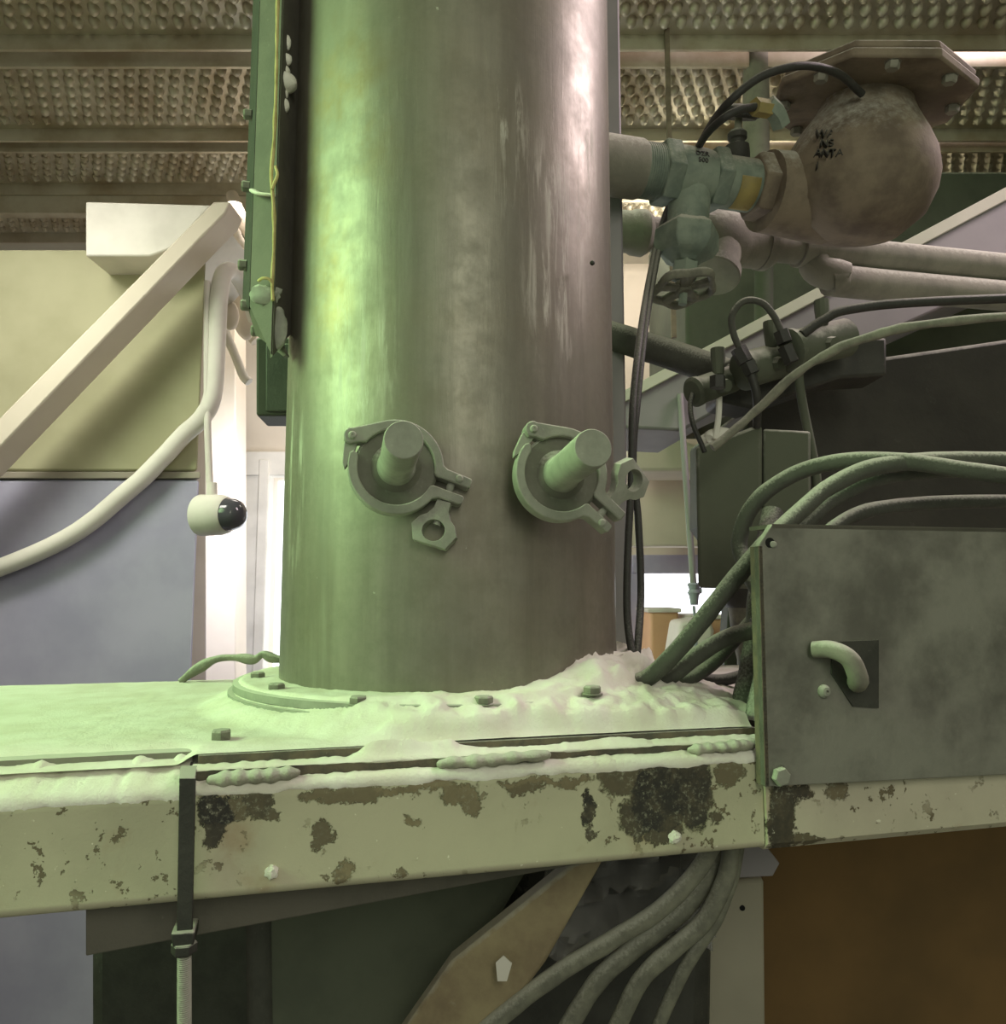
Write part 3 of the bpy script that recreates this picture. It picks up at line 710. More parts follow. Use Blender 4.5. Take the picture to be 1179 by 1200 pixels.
bm = B(); prism(bm, [P(581, 1128, .585), P(590, 1120, .585), P(600, 1129, .585), P(594, 1150, .585), P(583, 1150, .585)], (0, .001, 0))
tag(link('paper_tag', bm, M['white']), 'tiny white paper tag peeking up against the diagonal brace', 'tag')

# ================================================================== RIGHT FRONT PLATE
pl = thing('cover_plate', 'dark stained steel plate with clipped corner bolted to the platform', 'plate', PD(940, 922, -.487))
DP = -.487
poly = [(889, 640), (905, 614), (1330, 622), (1330, 900), (897, 922)]
bm = B(); quadd(bm, poly, DP, .006); link('plate', bm, M['panelsteel'], pl, bevel=.0006)
a, b, c_, d_ = PD(889, 640, DP), PD(889, 640, DP)-N*.011, PD(897, 922, DP)-N*.011, PD(897, 922, DP)
bm = B(); prism(bm, [a, b, c_, d_], U*.003); link('side_edge', bm, M['rust'], pl)
a, b = PD(905, 614, DP), PD(1330, 622, DP)
bm = B(); prism(bm, [a, b, b-N*.03, a-N*.03], (0, 0, -.003)); link('top_edge', bm, M['bracket'], pl)
bm = B(); lathe(bm, [(.0036, -.001), (.0036, .0006)], PD(902, 636, DP), N, 24); link('corner_hole', bm, M['hole'], pl)
bm = B(); blob(bm, PD(905, 638, DP)+N*.0006, .003, (1, .3, .8), .1, 100); link('hole_rim', bm, M['clampsteel'], pl)
hexbolt(pl, PD(913, 909, DP), .0066, .0052, N, 'clampsteel', ph=.2)
bm = B(); lathe(bm, [(.0048, 0), (.0048, .0016), (.0030, .004), (.0012, .0044), (.0012, .0026), (0, .0026)], PD(965, 810, DP), N, 24); link('dome_screw', bm, M['clampsteel'], pl)
lt = thing('hook_handle', 'curved steel hook handle on the dark plate above a dome screw', 'handle', PD(970, 780, DP))
bm = B(); tube(bm, [PD(951, 761, DP)+N*.002, PD(962, 760, DP)+N*.012, PD(976, 770, DP)+N*.018, PD(990, 792, DP)+N*.014, PD(1003, 800, DP)+N*.001], lambda q: .0060+.0012*q, 14, 8)
link('hook', bm, M['pipe'], lt)
bm = B(); quadd(bm, [(975, 752), (1030, 750), (1030, 830), (1000, 828), (975, 790)], DP+.0014, .0013); link('back_plate', bm, M['dark'], lt)

# ================================================================== HOSES NEAR THE PLATE
def hose(name, pts, r, mat, label, cat='hose', group=None, lump=.08):
    bm = B(); tube(bm, [P(*q) for q in pts], r, 16, 8, lump=lump)
    return tag(link(name, bm, M[mat]), label, cat, group)
G1 = 'dusty hoses by the dark plate'
hose('hose', [(1500, 590, .62), (1200, 560, .61), (1060, 541, .62), (985, 541, .64), (930, 556, .66), (886, 588, .67), (867, 630, .68), (874, 665, .67), (895, 700, .64), (925, 740, .62)], .0070, 'hose', 'topmost dusty hose, arching over in front of the grey-green enclosure', group=G1)
hose('hose', [(1500, 560, .64), (1200, 540, .63), (1050, 543, .62), (980, 566, .62), (930, 606, .61), (885, 650, .60), (840, 705, .60), (800, 755, .61), (765, 790, .63), (745, 800, .64)], .0070, 'hose', 'long dusty hose running from above the dark plate down into the powder', group=G1)
hose('hose', [(1500, 575, .66), (1200, 552, .65), (1050, 556, .64), (985, 580, .64), (955, 602, .63), (930, 630, .62), (915, 680, .62)], .0068, 'hose', 'dusty hose dipping behind the top edge of the dark plate', group=G1)
hose('hose', [(1500, 600, .68), (1200, 588, .67), (1040, 594, .66), (978, 618, .65), (965, 650, .64)], .0062, 'hose', 'short bit of dusty hose showing just above the dark plate, lowest there', group=G1)
collared = hose('hose', [(925, 728, .61), (888, 737, .61), (850, 748, .62), (815, 770, .63), (785, 793, .64), (765, 800, .65)], .0068, 'hose', 'dusty hose with a collar leaving the edge of the dark plate for the powder', group=G1)
bm = B(); tube(bm, [P(902, 733, .610), P(882, 737, .612)], .0088, 16, 0); link('hose_collar', bm, M['hose'], collared)
hose('hose', [(940, 670, .66), (900, 705, .66), (868, 742, .66), (835, 778, .66), (805, 796, .66), (775, 795, .67)], .0058, 'hose', 'thinner dusty hose curving under the collared hose into the powder', group=G1)
hose('hose', [(930, 780, .70), (880, 789, .70), (845, 797, .70), (810, 793, .70), (785, 788, .69)], .0052, 'black', 'blackish hose lying flat on the platform behind the powder heap', group=G1)
hose('hose', [(905, 600, .70), (890, 700, .66), (886, 750, .65), (877, 800, .64), (868, 846, .635)], .0098, 'hose', 'stout upright dusty hose standing on the platform beside the dark plate', group=G1)
hose('hose', [(905, 740, .63), (893, 800, .62), (882, 850, .60)], .0075, 'hose', 'upright dusty hose squeezed between the stout one and the dark plate', group=G1)
# black cable pair hanging beside the pipe
hose('cable', [(800, 190, 1.06), (790, 222, 1.03), (776, 262, 1.0), (764, 310, .93), (752, 380, .80), (742, 470, .75), (740, 560, .74), (736, 640, .73), (735, 720, .72), (742, 770, .71), (748, 785, .71)], .0036, 'black', 'black cable hanging by the big pipe, bowing closer to it at the bottom', 'cable', 'pair of black cables by the pipe', .03)
hose('cable', [(808, 192, 1.05), (795, 224, 1.02), (780, 264, 1.0), (769, 310, .93), (757, 380, .82), (747, 470, .77), (742, 540, .76), (748, 610, .75), (751, 690, .74), (748, 750, .72), (744, 785, .71)], .0036, 'black', 'black cable hanging by the big pipe, bowing away from it toward the window', 'cable', 'pair of black cables by the pipe', .03)

# ================================================================== UPPER PIPEWORK
# main line direction follows the beam
a0 = P(716, 194, .93)
def along(s, dz=0, off=0): return a0 + U*s + ZZ*dz + N*off
valve = thing('gate_valve', 'greenish brass gate valve hanging handwheel down from the thick upper pipe', 'valve', along(.115))
bm = B(); lathe(bm, [(.037, -.12), (.037, .036), (.0355, .040)], a0, U, 40); tag(link('upper_pipe', bm, M['pipe']), 'thick dust-covered pipe leaving behind the big steel pipe at the top', 'pipe')
sU = .040
bm = B(); lathe(bm, [(.0335, sU), (.0335, sU+.03)], a0, U, 40)
for k in range(10): ring(bm, .032, .0345, sU+.003*k, sU+.003*k+.0015, a0, U, 40)
link('threaded_end', bm, M['pipegreen'], valve)
bm = B(); lathe(bm, [(.040, sU+.025), (.042, sU+.028), (.042, sU+.045), (.040, sU+.048)], a0, U, 6, .2); link('hex_collar', bm, M['pipegreen'], valve, bevel=.001)
bm = B(); lathe(bm, [(.0345, sU+.045), (.037, sU+.055), (.037, sU+.085), (.0345, sU+.098)], a0, U, 40)
DN = Vector((-.09, -.02, -1)).normalized(); vc = along(sU+.072)
lathe(bm, [(.032, .0), (.0275, .03), (.026, .06), (.030, .072)], vc, DN, 32)
vbody = link('valve_body', bm, M['pipegreen'], valve)
bm = B(); lathe(bm, [(.040, sU+.095), (.042, sU+.098), (.042, sU+.112), (.040, sU+.116)], a0, U, 6, .2); link('hex_collar', bm, M['pipegreen'], valve, bevel=.001)
bm = B(); lathe(bm, [(.030, .066), (.042, .076), (.043, .098), (.036, .108), (.022, .116), (.018, .12)], vc, DN, 6, .5); link('bonnet', bm, M['pipegreen'], valve, bevel=.0015)
bm = B(); lathe(bm, [(.017, .114), (.0175, .14), (.012, .142), (.006, .143), (.006, .175)], vc, DN, 6, .1); link('packing_nut', bm, M['pipegreen'], valve, bevel=.001)
bm = B()                                             # handwheel: lobed rim, five round holes between spokes, hub
hw_c = vc + DN*.153; a, b, w_ = basis(Vector((.10, -.17, -1)))
tor = []; n1, n2 = 60, 10
for i in range(n1):
    th = 2*PI*i/n1; Rr = .0375*(1+.09*math.cos(5*th)); tor.append([])
    for k in range(n2):
        ph = 2*PI*k/n2
        tor[-1].append(bm.verts.new(hw_c + (a*math.cos(th)+b*math.sin(th))*(Rr+.0052*math.cos(ph)) + w_*(.0062*math.sin(ph))))
for i in range(n1):
    for k in range(n2): bm.faces.new((tor[i][k], tor[(i+1) % n1][k], tor[(i+1) % n1][(k+1) % n2], tor[i][(k+1) % n2]))
for i in range(5):
    th = 2*PI*(i+.5)/5; tube(bm, [hw_c + (a*math.cos(th)+b*math.sin(th))*.006, hw_c + (a*math.cos(th)+b*math.sin(th))*.034], lambda q: .0068+.003*q*q, 10, 0, flat=.6)
lathe(bm, [(.011, -.008), (.011, .008)], hw_c, w_, 16)
link('handwheel', bm, M['hosebeige'], valve)
bm = B(); lathe(bm, [(.0335, sU+.112), (.0338, sU+.160), (.032, sU+.163)], a0, U, 40); tag(link('pipe_nipple', bm, M['pipegreen']), 'short pipe length with a faded yellow band between green and brown valves', 'pipe')
nip = bpy.data.objects.get('pipe_nipple')
bm = B()
aa, bb, ww = basis(U); rows = []
for s_ in (sU+.128, sU+.156):
    rows.append([bm.verts.new(a0 + U*s_ + (aa*math.cos(t_) + bb*math.sin(t_))*.0344) for t_ in [math.radians(q) for q in range(-40, 50, 6)]])
for k in range(len(rows[0])-1): bm.faces.new((rows[0][k], rows[0][k+1], rows[1][k+1], rows[1][k]))
# orient: find the side facing the camera
o = link('yellow_band', bm, M['yellow'], nip); o['label'] = 'faded yellow marking'
o.modifiers.new('thickness', 'SOLIDIFY').thickness = .0008
lm = o.data
_d = (Vector((0, 0, CAMZ)) - a0).normalized()
# check whether (aa) or its opposite faces the camera and rotate the verts accordingly
ang0 = math.atan2(_d.dot(bb), _d.dot(aa)); rot = Matrix.Rotation(ang0 + .35, 4, U)
_off = Vector(o.location) + Vector(nip.location)
for v in lm.vertices: v.co = rot @ (v.co + _off - a0) + a0 - _off

def text3d(name, body, loc, size, right, up, depth, mat, parent):
    c = bpy.data.curves.new(name, 'FONT'); c.body = body; c.size = size; c.extrude = depth; c.align_x = 'CENTER'; c.align_y = 'CENTER'
    o = bpy.data.objects.new(name, c); C.objects.link(o); c.materials.append(mat)
    r_ = Vector(right).normalized(); u_ = (Vector(up) - r_*Vector(up).dot(r_)).normalized(); n_ = r_.cross(u_)
    me = bpy.data.meshes.new_from_object(o); bpy.data.objects.remove(o); o = bpy.data.objects.new(name, me); C.objects.link(o)
    mt = Matrix((r_, u_, n_)).transposed().to_4x4(); o.rotation_euler = mt.to_euler(); pl_ = Vector(parent.location) + (Vector(parent.parent.location) if parent.parent else Vector()); o.location = Vector(loc) - pl_; o.parent = parent
    return o
fc = -( _d ).cross(ZZ).normalized()
tp = along(sU+.070) + (N + ZZ*.35).normalized()*.0368 - N*.0
for k, s_ in enumerate(('DZR', '500')):
    text3d('raised_lettering', s_, along(sU+.070) + (N*math.cos(.32-.26*k) + ZZ*math.sin(.32-.26*k))*.0372, .0095, U, ZZ - N*.2, .0008, M['dark'], vbody)

big = thing('regulator_valve', 'large brown-stained cast valve body with a bolted square top flange', 'valve', P(960, 230, .93))
e0 = along(sU+.160)
bm = B(); lathe(bm, [(.041, 0), (.044, .004), (.044, .030), (.040, .038)], e0, U, 6, .1); link('union_nut', bm, M['brown'], big, bevel=.0015)
# conical bowl rising to the flange
tilt = Vector((.10, -.16, 1)).normalized()
bc = P(1006, 205, .98)
bm = B(); lathe(bm, [(.030, -.085), (.060, -.078), (.088, -.05), (.098, -.02), (.099, .0), (.093, .025), (.080, .05), (.066, .072), (.058, .088), (.056, .10)], bc, tilt, 48)
lathe(bm, [(.052, 0), (.058, .10)], e0 + U*.02 - ZZ*.005, U, 32)
bowl_tree = BVHTree.FromBMesh(bm)
bowl = link('bowl', bm, M['brown'], big)
def on_bowl(px, py):
    h, n_, _, _ = bowl_tree.ray_cast(Vector((0, 0, CAMZ)), ray(px, py).normalized())
    return h, n_
bm = B(); fcn = bc + tilt*.092; fa, fb, fw = basis(tilt)
fr = Matrix.Rotation(math.radians(35), 3, tilt); fa = fr @ fa; fb = fr @ fb
hx = [];
for k in range(8):
    an = PI/8 + k*PI/4; rr = .128
    hx.append(fcn + (fa*math.cos(an) + fb*math.sin(an))*rr)
prism(bm, hx, tilt*.012); prism(bm, [fcn+(p-fcn)*.96+tilt*.013 for p in hx], tilt*.010)
link('top_flange', bm, M['brown'], big, bevel=.003)
for k in range(8):
    an = k*PI/4; hexbolt(big, fcn + (fa*math.cos(an)+fb*math.sin(an))*.106, .0085, .009, -tilt, 'pipe', ph=k)
pc, pn = on_bowl(943, 193)
if pn.y > 0: pn = -pn
bm = B(); lathe(bm, [(.0118, -.01), (.0118, .006), (.0105, .0075), (.0088, .0065), (.003, .006), (.0, .008)], pc, pn, 32); link('round_plug', bm, M['brown'], big)
for s_, x, y, z_ in (('WA', 965, 160, .0135), ('NS', 967, 171, .0135), ('ANTAM', 974, 182, .0125), ('1', 956, 197, .012)):
    h_, n_ = on_bowl(x, y)
    text3d('raised_lettering', s_, h_ + Vector((0, -.0035, 0)), z_, (1, -.12, -.10), ZZ, .0035, M['boxdark'], bowl)
bm = B(); tube(bm, [P(884, 125, .86), P(901, 128, .87)], .0105, 6, 0); fit = tag(link('hose_fitting', bm, M['yellow'], ang=20), 'small yellow and green hose fitting screwed into the cast valve', 'fitting')
bm = B(); tube(bm, [P(899, 122, .868), P(910, 133, .875), P(915, 146, .885)], .012, 6, 3); link('elbow', bm, M['pipegreen'], fit, ang=20)
# lower line
b0 = P(716, 270, 1.12); U2 = (P(985, 296, 1.22) - b0).normalized()
lower = thing('strainer', 'pale dusty tee strainer with a round cap in the line below the valves', 'strainer', b0+U2*.19)
bm = B(); lathe(bm, [(.031, -.1), (.031, .03), (.034, .036), (.035, .052), (.030, .06), (.026, .062), (.0265, .16)], b0, U2, 36)
tag(link('lower_pipe', bm, M['pipe']), 'dusty grey pipe with a bulging coupling passing behind the brass valve', 'pipe')
bm = B(); s0 = .125; lathe(bm, [(.030, s0), (.044, s0+.02), (.047, s0+.06), (.043, s0+.09), (.038, s0+.10), (.038, s0+.13)], b0, U2, 36)
dv = Vector((-.28, -.35, -1)).normalized(); lathe(bm, [(.043, 0), (.037, .04), (.035, .062)], b0+U2*(s0+.058), dv, 32)
lathe(bm, [(.040, 0), (.040, .04)], b0+U2*(s0+.02)+ZZ*.02, U2, 6)
link('tee_body', bm, M['pipe'], lower)
bm = B(); lathe(bm, [(.039, .058), (.042, .060), (.042, .074), (.040, .076), (.0, .076)], b0+U2*(s0+.058), dv, 40); link('round_cap', bm, M['pipe'], lower)
bm = B(); ring(bm, .02, .040, s0+.13, s0+.142, b0, U2, 32); ring(bm, .02, .034, s0+.144, s0+.152, b0, U2, 32); link('union_ring', bm, M['pipe'], lower)
bm = B(); lathe(bm, [(.025, s0+.14), (.025, s0+1.1)], b0, U2, 28)
lathe(bm, [(.030, s0+.20), (.031, s0+.26)], b0, U2, 28)
tag(link('thin_pipe', bm, M['pipe']), 'narrow dusty pipe running on from the strainer below the cast valve', 'pipe')
bm = B(); tube(bm, [b0+U2*(s0+.235), b0+U2*(s0+.235)-ZZ*.03, b0+U2*(s0+.245)-ZZ*.045+Vector((.03, 0, 0)), b0+U2*(s0+.33)-ZZ*.05, b0+U2*(s0+1.1)-ZZ*.05], .026, 16, 6)
tag(link('pipe_elbow', bm, M['pipe']), 'dusty elbow dropping from the narrow pipe at the picture edge', 'elbow')
# small black handwheel valve behind
sm = thing('globe_valve', 'small valve with a ribbed black handwheel standing behind the yellow banded pipe', 'valve', P(865, 180, 1.02))
aw = Vector((.10, -.55, 1)).normalized(); wc = P(866, 132, 1.0)
bm = B(); lathe(bm, [(.012, -.006), (.024, -.008), (.027, -.004), (.027, .004), (.024, .007), (.01, .010), (0, .011)], wc, aw, 36)
for k in range(18):
    x_, y_, _w = basis(aw); an = 2*PI*k/18; p = wc + (x_*math.cos(an)+y_*math.sin(an))*.026; tube(bm, [p-aw*.005, p+aw*.005], .0028, 6, 0)
link('handwheel', bm, M['black'], sm)
bm = B(); tube(bm, [wc, P(864, 166, 1.0)], .0052, 12, 0); link('stem', bm, M['hosebeige'], sm)
bm = B(); lathe(bm, [(.010, -.004), (.013, 0), (.013, .007), (.010, .009), (.010, .014), (.016, .017), (.017, .028), (.017, .05)], P(864, 157, 1.0), (0, .1, -1), 24); link('bonnet', bm, M['dark'], sm)
G3 = 'black cables over the cast valve'
hose('cable', [(800, 225, 1.03), (812, 190, 1.02), (828, 155, .92), (852, 122, .85), (888, 92, .84), (925, 79, .84), (955, 78, .85), (985, 88, .87), (1010, 110, .9)], .0047, 'black', 'black cable arching highest over the cast valve flange', 'cable', G3, .03)
hose('cable', [(796, 235, 1.04), (806, 200, 1.03), (824, 163, .91), (845, 141, .86), (866, 129, .855), (886, 125, .86)], .0047, 'black', 'black cable ending in the yellow hose fitting', 'cable', G3, .03)

# ================================================================== BEHIND, RIGHT
bm = B(); z1 = 3.25; p0, p1 = P(700, 500, .98), P(734, 500, .98)
bx(bm, p0.x, p1.x, .98, 1.04, 0, z1); tag(link('square_post', bm, M['violet'], bevel=.003), 'square grey post standing close behind the rim of the big pipe', 'post')
bm = B(); p = P(787, 250, 1.6); bx(bm, p.x-.005, p.x+.005, 1.6, 1.61, P(787, 395, 1.6).z, ZC); tag(link('hanger_rod', bm, M['brown']), 'thin brown hanger rod dropping behind the brass handwheel', 'rod')
bm = B(); tube(bm, [P(790, 200, 2.1), P(835, 110, 2.1), P(880, 20, 2.0)], .035, 4, 0); tag(link('diagonal_strut', bm, M['ceil']), 'broad diagonal strut crossing under the embossed ceiling planks', 'strut')
bm = B(); tube(bm, [P(886, -80, 1.7), P(886, 200, 1.7)], .030, 20, 0); tag(link('hanging_pipe', bm, M['pipe']), 'pale upright pipe coming down behind the small black handwheel', 'pipe')
# diagonal black pipe into the valve manifold
hose('angled_pipe', [(690, 383, .99), (716, 393, .98), (790, 417, .93), (862, 442, .88)], .0185, 'hose', 'dark sloping pipe running down from the big pipe to the valve block', 'pipe', None, .03)
man = thing('valve_manifold', 'dusty block of small fluid valves with round knobs behind the hoses', 'manifold', P(900, 470, .86))
bm = B(); prism(bm, [P(842, 425, .87), P(880, 412, .87), P(990, 395, .87), P(1040, 395, .87), P(1040, 440, .87), P(985, 443, .87), P(880, 478, .87), P(842, 470, .87)], (0, .06, 0)); link('mounting_block', bm, M['dark'], man, bevel=.004)
for (x, y, ww_, hh, Y) in ((838, 453, 20, 18, .84), (900, 428, 24, 24, .83), (960, 405, 30, 26, .82)):
    c0, c1 = P(x-ww_, y+5, Y), P(x+ww_, y-9, Y+.02)
    bm = B(); cyl(bm, c0, c1, hh/FPX*Y*.92, seg=20); lathe(bm, [(.006, 0), (.008, .02), (.008, .03)], P(x+4, y-hh+4, Y), ZZ, 10); lathe(bm, [(hh/FPX*Y, 0), (hh/FPX*Y*1.02, .006), (hh/FPX*Y*.8, .009)], c0, c0-c1, 20)
    cyl(bm, (c0+c1)/2+Vector((0, -.012, -.004)), (c0+c1)/2+Vector((.006, -.026, -.008)), .009, .007, seg=8)
    link('valve_knob', bm, M['box'], man)
for pp in ([(865, 408), (874, 425)], [(876, 425), (882, 438)], [(915, 388), (920, 402)], [(920, 406), (928, 425)], [(841, 441), (841, 455)]):
    bm = B(); tube(bm, [P(x, y, .80) for x, y in pp], .0085, 6, 0); link('fitting', bm, M['black'], man, ang=20)
G4 = 'small tubes at the valve manifold'
hose('tube', [(869, 412, .80), (860, 392, .80), (858, 370, .80), (872, 353, .80), (893, 355, .80), (908, 372, .80), (917, 392, .80)], .0036, 'hose', 'thin tube making an upright loop above the valve block', 'tube', G4, .03)
hose('tube', [(880, 436, .80), (887, 465, .80), (887, 500, .82)], .0046, 'black', 'black tube dropping from the loop fitting behind the rope-like cable', 'tube', G4, .03)
hose('tube', [(813, 458, .84), (809, 475, .83), (812, 497, .82), (821, 518, .82), (826, 530, .82)], .0028, 'black', 'thin black tube hanging from the valve block tip to the enclosure', 'tube', G4, .03)
hose('tube', [(835, 525, .76), (862, 503, .76), (890, 478, .76), (925, 445, .75), (960, 420, .74), (1010, 398, .73), (1120, 376, .72), (1500, 350, .74)], .0044, 'hosebeige', 'lumpy powder-crusted cable slanting up across the valve block', 'cable', G4, .35)
hose('tube', [(934, 425, .84), (940, 470, .84), (950, 520, .84), (957, 560, .84), (957, 600, .84)], .0050, 'box', 'straight grey tube coming down beside the dark box', 'tube', G4, .03)
hose('tube', [(940, 392, .80), (965, 375, .80), (1000, 362, .80), (1120, 352, .80), (1500, 340, .82)], .0050, 'black', 'black tube leaving the topmost valve knob sideways', 'tube', G4, .03)
en = thing('enclosure', 'grey-green metal enclosure hanging behind the arching hose', 'box', P(860, 690, .84))
bm = B(); prism(bm, [P(815, 523, .82), P(850, 512, .82), P(880, 500, .82), P(893, 498, .82), P(893, 690, .82), P(818, 689, .82)], (.034, .10, 0)); link('enclosure_body', bm, M['box'], en, bevel=.004)
bm = B(); prism(bm, [P(894, 502, .825), P(950, 505, .825), P(950, 690, .825), P(894, 690, .825)], (.036, .10, 0)); link('side_module', bm, M['box'], en, bevel=.003)
bm = B(); blob(bm, P(848, 515, .86), .014, (1.8, 1, 1), .3, 60, 3); tube(bm, [P(838, 515, .85), P(842, 490, .85), P(843, 465, .85)], .0035, 8, 4); link('powder_crust', bm, M['powder'], en)
bm = B(); prism(bm, [P(872, 478, 1.0), P(985, 425, 1.0), P(1300, 380, 1.0), P(1300, 640, 1.0), P(900, 640, 1.0), P(872, 600, 1.0)], (0, .3, 0)); tag(link('control_box', bm, M['boxdark'], bevel=.006), 'large dark brown control box behind the grey-green enclosure', 'box')
mt = thing('small_motor', 'dark rounded unit with a paler cone below it, behind the hoses at the plate', 'motor', P(870, 765, 1.05))
bm = B(); lathe(bm, [(.03, 0), (.034, .006), (.034, .045), (.03, .05)], P(878, 712, 1.05)-ZZ*.0, (0, 0, 1), 20); link('motor_head', bm, M['dark'], mt)
bm = B(); lathe(bm, [(.030, 0), (.026, .04), (.020, .07), (.02, .09)], P(880, 712, 1.05), (0, 0, -1), 20); link('cone', bm, M['hosebeige'], mt)
bm = B(); quad(bm, [(856, 680), (905, 680), (905, 800), (848, 800)], 1.15, .04); tag(link('dark_upright', bm, M['boxdark'], bevel=.003), 'dark upright board cutting off the window beside the small motor', 'board')
# duct / tank / conveyor
bm = B(); prism(bm, [P(802, 200, 1.9), P(1400, 200, 1.9), P(1400, 560, 1.9), P(990, 470, 1.9), P(805, 470, 1.9)], (0, .5, 0)); tag(link('cabinet_tank', bm, M['box'], bevel=.01), 'big olive tank wall behind the handwheel and the sloping duct', 'tank')
bm = B(); tube(bm, [P(895, 300, 1.75), P(895, 460, 1.75)], .022, 12, 0); tag(link('green_conduit', bm, M['box']), 'light olive upright conduit on the tank behind the tube loop', 'conduit')
cv = thing('sloping_duct', 'grey-violet sloping duct rising to the upper corner behind the valves', 'duct', P(800, 520, 1.5))
bm = B(); prism(bm, [P(700, 480, 1.5), P(800, 430, 1.5), P(1600, 10, 1.5), P(1600, 140, 1.5), P(860, 470, 1.5), P(800, 505, 1.5), P(700, 500, 1.5)], (0, .25, 0)); link('duct_side', bm, M['violet'], cv, bevel=.006)
bm = B(); prism(bm, [P(700, 474, 1.49), P(1600, -5, 1.49), P(1600, 12, 1.49), P(700, 488, 1.49)], (0, .012, 0)); link('duct_rim', bm, M['wallpale'], cv, bevel=.002)
bm = B(); q_ = P(985, 460, 1.6); bx(bm, q_.x-.03, q_.x+.03, 1.56, 1.62, 0, P(985, 440, 1.6).z); link('leg', bm, M['violet'], cv)
bm = B(); tube(bm, [P(797, 462, 1.493), P(803, 550, 1.47), P(811, 660, 1.42), P(813, 690, 1.40)], .0062, 12, 0); rod = tag(link('drain_tube', bm, M['violet']), 'thin pale tube hanging in front of the window', 'tube')
bm = B(); lathe(bm, [(.010, 0), (.012, .003), (.009, .012), (.012, .018), (.009, .024), (.007, .04)], P(813, 683, 1.40), (0, 0, -1), 12); cyl(bm, P(813, 692, 1.4), P(822, 692, 1.4), .006, seg=10); link('tap', bm, M['duct'], rod)
bm = B(); tube(bm, [P(813, 710, 1.40), P(816, 745, 1.40), P(814, 775, 1.40)], .0028, 8, 4); link('outlet', bm, M['duct'], rod)
bm = B(); prism(bm, [P(735, 500, 2.2), P(757, 497, 2.2), P(812, 520, 2.2), P(860, 530, 2.2), P(860, 552, 2.2), P(735, 552, 2.2)], (0, .2, 0)); tag(link('wall_hopper', bm, M['wall'], bevel=.01), 'pale angled hood against the wall above the window', 'hood')
bm = B(); quad(bm, [(735, 556), (860, 556), (860, 640), (735, 640)], 2.5, .1); tag(link('wall_cupboard', bm, M['wall'], bevel=.005), 'beige cupboard front on the wall between hood and window', 'cupboard')
zb_ = P(800, 800, 2.5).z
bm = B(); q_ = P(740, 800, 2.3); bx(bm, q_.x, q_.x+.9, 2.25, 2.84, zb_-.04, zb_)
for dx in (.02, .84):
    for dy in (2.27, 2.78): bx(bm, q_.x+dx, q_.x+dx+.04, dy, dy+.04, 0, zb_-.04)
tag(link('workbench', bm, M['beige']), 'plain bench under the window carrying the tubs and bin', 'bench')
for k, (q, lb, mt_) in enumerate((([(762, 716), (796, 716), (796, 800), (762, 800)], 'orange-brown tub in front of the window, next to the cables', 'orange'),
        ([(806, 724), (852, 724), (848, 800), (812, 800)], 'orange-brown tub in front of the window, behind the white bin', 'orange'))):
    tb = thing('plastic_tub', lb, 'tub', P(q[2][0], 800, 2.55), 'tubs by the window')
    bm = B(); quad(bm, q, 2.5, .2); link('tub_body', bm, M[mt_], tb, bevel=.01)
    bm = B(); x0, x1 = q[0][0]-3, q[1][0]+3; quad(bm, [(x0, q[0][1]-3), (x1, q[0][1]-3), (x1, q[0][1]+2), (x0, q[0][1]+2)], 2.49, .22); link('rim', bm, M['white'], tb, bevel=.004)
wb_ = [P(797, 728, 2.3), P(833, 724, 2.3), P(838, 740, 2.3), P(822, 790, 2.3), P(783, 790, 2.3)]
wb_[3].z = wb_[4].z = zb_
bm = B(); prism(bm, wb_, (0, .15, 0)); tag(link('white_bin', bm, M['white'], bevel=.012), 'white plastic bin leaning between the two tubs at the window', 'bin')

# ================================================================== BEHIND, LEFT
pc_ = thing('wall_duct', 'large pale square duct coming down at the picture edge by the camera dome', 'duct', P(150, 800, 1.7))
def obl(x0, x1, z0, z1, y0=1.7):                     # duct running obliquely away to the wall
    return prism(B(), [(x0, y0, z0), (x1, y0, z0), (x1, y0, z1), (x0, y0, z1)], (-.36, .5, 0))
a, b = P(-60, 500, 1.7), P(234, 500, 1.7)
bm = obl(a.x, b.x, P(200, 552, 1.7).z, P(200, 292, 1.7).z); link('upper_duct', bm, M['ductolive'], pc_, bevel=.006)
b2_ = P(231, 640, 1.7)
bm = obl(a.x, b2_.x, 0, P(200, 562, 1.7).z); link('lower_duct', bm, M['duct'], pc_, bevel=.006)
bm = obl(a.x, b2_.x+.003, P(200, 561, 1.7).z, P(200, 553, 1.7).z, 1.695); link('joint_flange', bm, M['beige'], pc_, bevel=.002)
bm = B(); prism(bm, [P(100, 236, 1.6), P(247, 240, 1.6), P(203, 290, 1.6), P(175, 300, 1.6), P(100, 300, 1.6)], (0, .35, 0)); tag(link('light_housing', bm, M['white'], bevel=.004), 'pale slanted box right under the ceiling grating', 'box')
bm = B(); prism(bm, [P(250, 236, 1.55), P(270, 236, 1.55), P(264, 250, 1.55), P(236, 278, 1.55), P(194, 322, 1.55), P(-150, 680, 1.55), P(-150, 640, 1.55)], (0, .08, 0)); tag(link('diagonal_brace', bm, M['wall'], bevel=.004), 'pinkish diagonal beam slanting up to the ceiling grating', 'brace')
hose('white_hose', [(-150, 720, 1.67), (60, 640, 1.67), (150, 575, 1.67), (190, 537, 1.67), (215, 510, 1.67), (238, 488, 1.67), (250, 460, 1.67), (254, 400, 1.67), (257, 345, 1.67), (263, 320, 1.69), (275, 320, 1.75), (290, 345, 1.82), (300, 375, 1.86)], .0195, 'white', 'thick white hose bent like a hook beside the pale duct', 'hose', None, .02)
G5 = 'powder covered wall pipes'
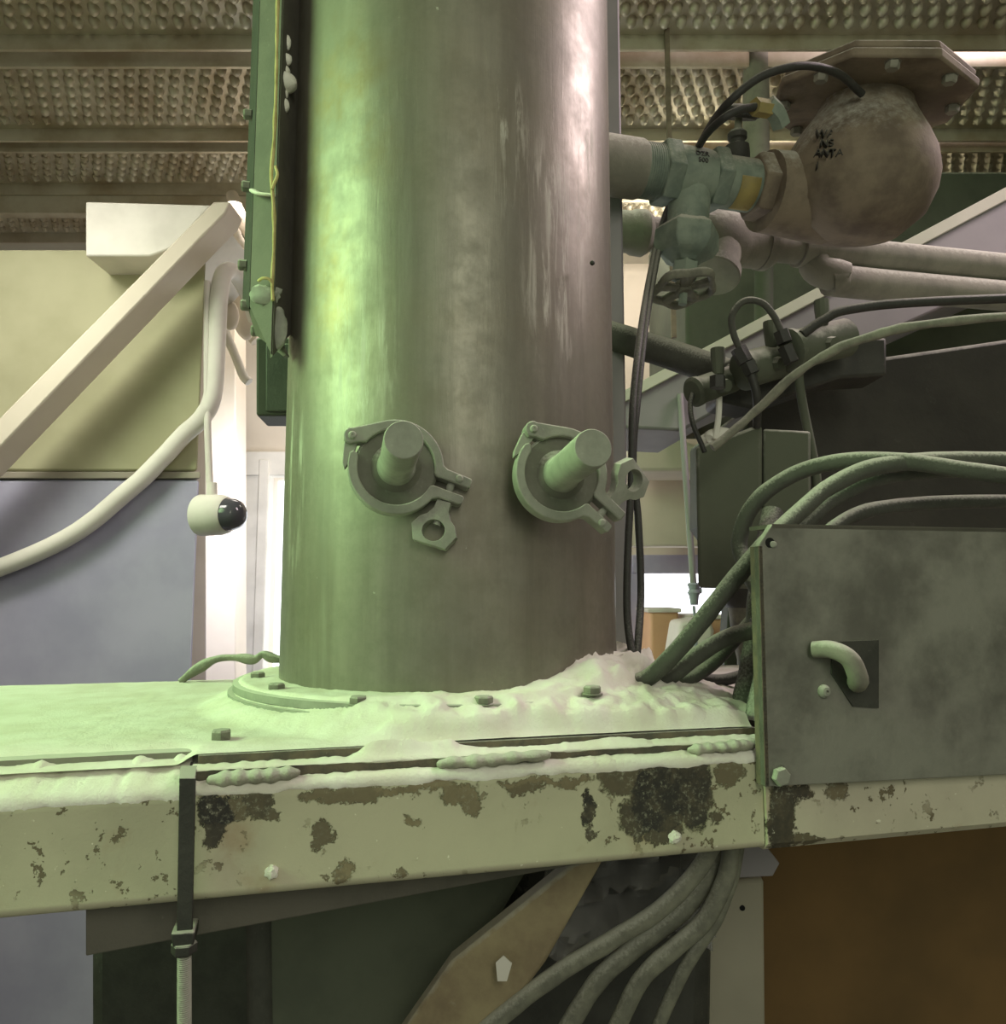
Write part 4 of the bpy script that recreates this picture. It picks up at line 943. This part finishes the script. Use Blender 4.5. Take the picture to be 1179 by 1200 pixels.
for k, (pts, r, lb) in enumerate((
    ([(243, 283, 1.95), (258, 287, 1.93), (275, 305, 1.9), (285, 330, 1.9)], .016, 'powder-covered pipe by the brace, lowest of the four bent ones'),
    ([(248, 262, 2.0), (262, 272, 1.97), (272, 295, 1.95), (292, 320, 1.95), (305, 350, 1.95)], .016, 'powder-covered bent pipe, second from the lowest'),
    ([(262, 245, 2.05), (270, 262, 2.0), (280, 285, 2.0), (298, 310, 2.0), (320, 340, 2.0)], .017, 'powder-covered bent pipe, second from the top'),
    ([(272, 230, 2.1), (280, 250, 2.05), (290, 270, 2.05), (310, 290, 2.05), (330, 310, 2.05)], .018, 'powder-covered bent pipe, uppermost beside the steel bracket'))):
    hose('wall_pipe', pts, r, 'wall', lb, 'pipe', G5, .12)
hose('wall_pipe', [(240, 285, 2.1), (250, 310, 2.1), (262, 345, 2.1), (285, 380, 2.1), (300, 400, 2.1)], .016, 'wall', 'long powder-covered pipe running behind the white hose hook', 'pipe', G5, .1)
hose('wall_pipe', [(262, 385, 2.0), (275, 415, 2.0), (285, 440, 2.0), (292, 448, 2.0)], .012, 'white', 'short sloping pipe stub ending above the glass door', 'pipe', G5, .05)
bm = B(); prism(bm, [P(240, 240, 2.3), P(276, 300, 2.3), P(276, 800, 2.3), P(240, 800, 2.3)], (0, .1, 0)); tag(link('wall_pilaster', bm, M['wall'], bevel=.004), 'cream upright wall strip behind the camera dome', 'pilaster')
for k, (x0, x1, y0, y1, Y, lb) in enumerate(((262, 278, 355, 385, 1.95, 'small dusty box on the wall pipes under the white hose bend'), (276, 300, 330, 395, 2.05, 'bulky powder-covered fitting next to the bracket bolts'))):
    bm = B(); blob(bm, P((x0+x1)/2, (y0+y1)/2, Y), (x1-x0)/2/FPX*Y*1.2, (1, 1, (y1-y0)/(x1-x0)), .15, 20, 3, k); tag(link('pipe_fitting', bm, M['wall']), lb, 'fitting')
hose('conduit', [(243, 330, 1.66), (243, 480, 1.66), (246, 574, 1.66)], .0075, 'white', 'thin white conduit dropping to the camera dome', 'conduit', None, 0)
cc = thing('dome_camera', 'white wall-mounted dome camera with a dark glass bubble', 'camera', P(250, 627, 1.66))
cb0 = P(235, 604, 1.63); cax = Vector((1, -.28, 0)).normalized()
bm = B(); lathe(bm, [(.043, 0), (.0445, .004), (.0435, .030), (.043, .05), (.040, .062), (.036, .068)], cb0, cax, 40); hs_ = link('housing', bm, M['white'], cc)
bm = B(); lathe(bm, [(.035, .066), (.035, .070), (.033, .084), (.027, .096), (.016, .104), (0, .107)], cb0, cax, 32); link('glass_bubble', bm, M['lens'], cc, ang=60)
bm = B(); lathe(bm, [(.012, 0), (.010, .03)], P(248, 582, 1.62), (0, 0, 1), 16); link('conduit_gland', bm, M['white'], hs_)
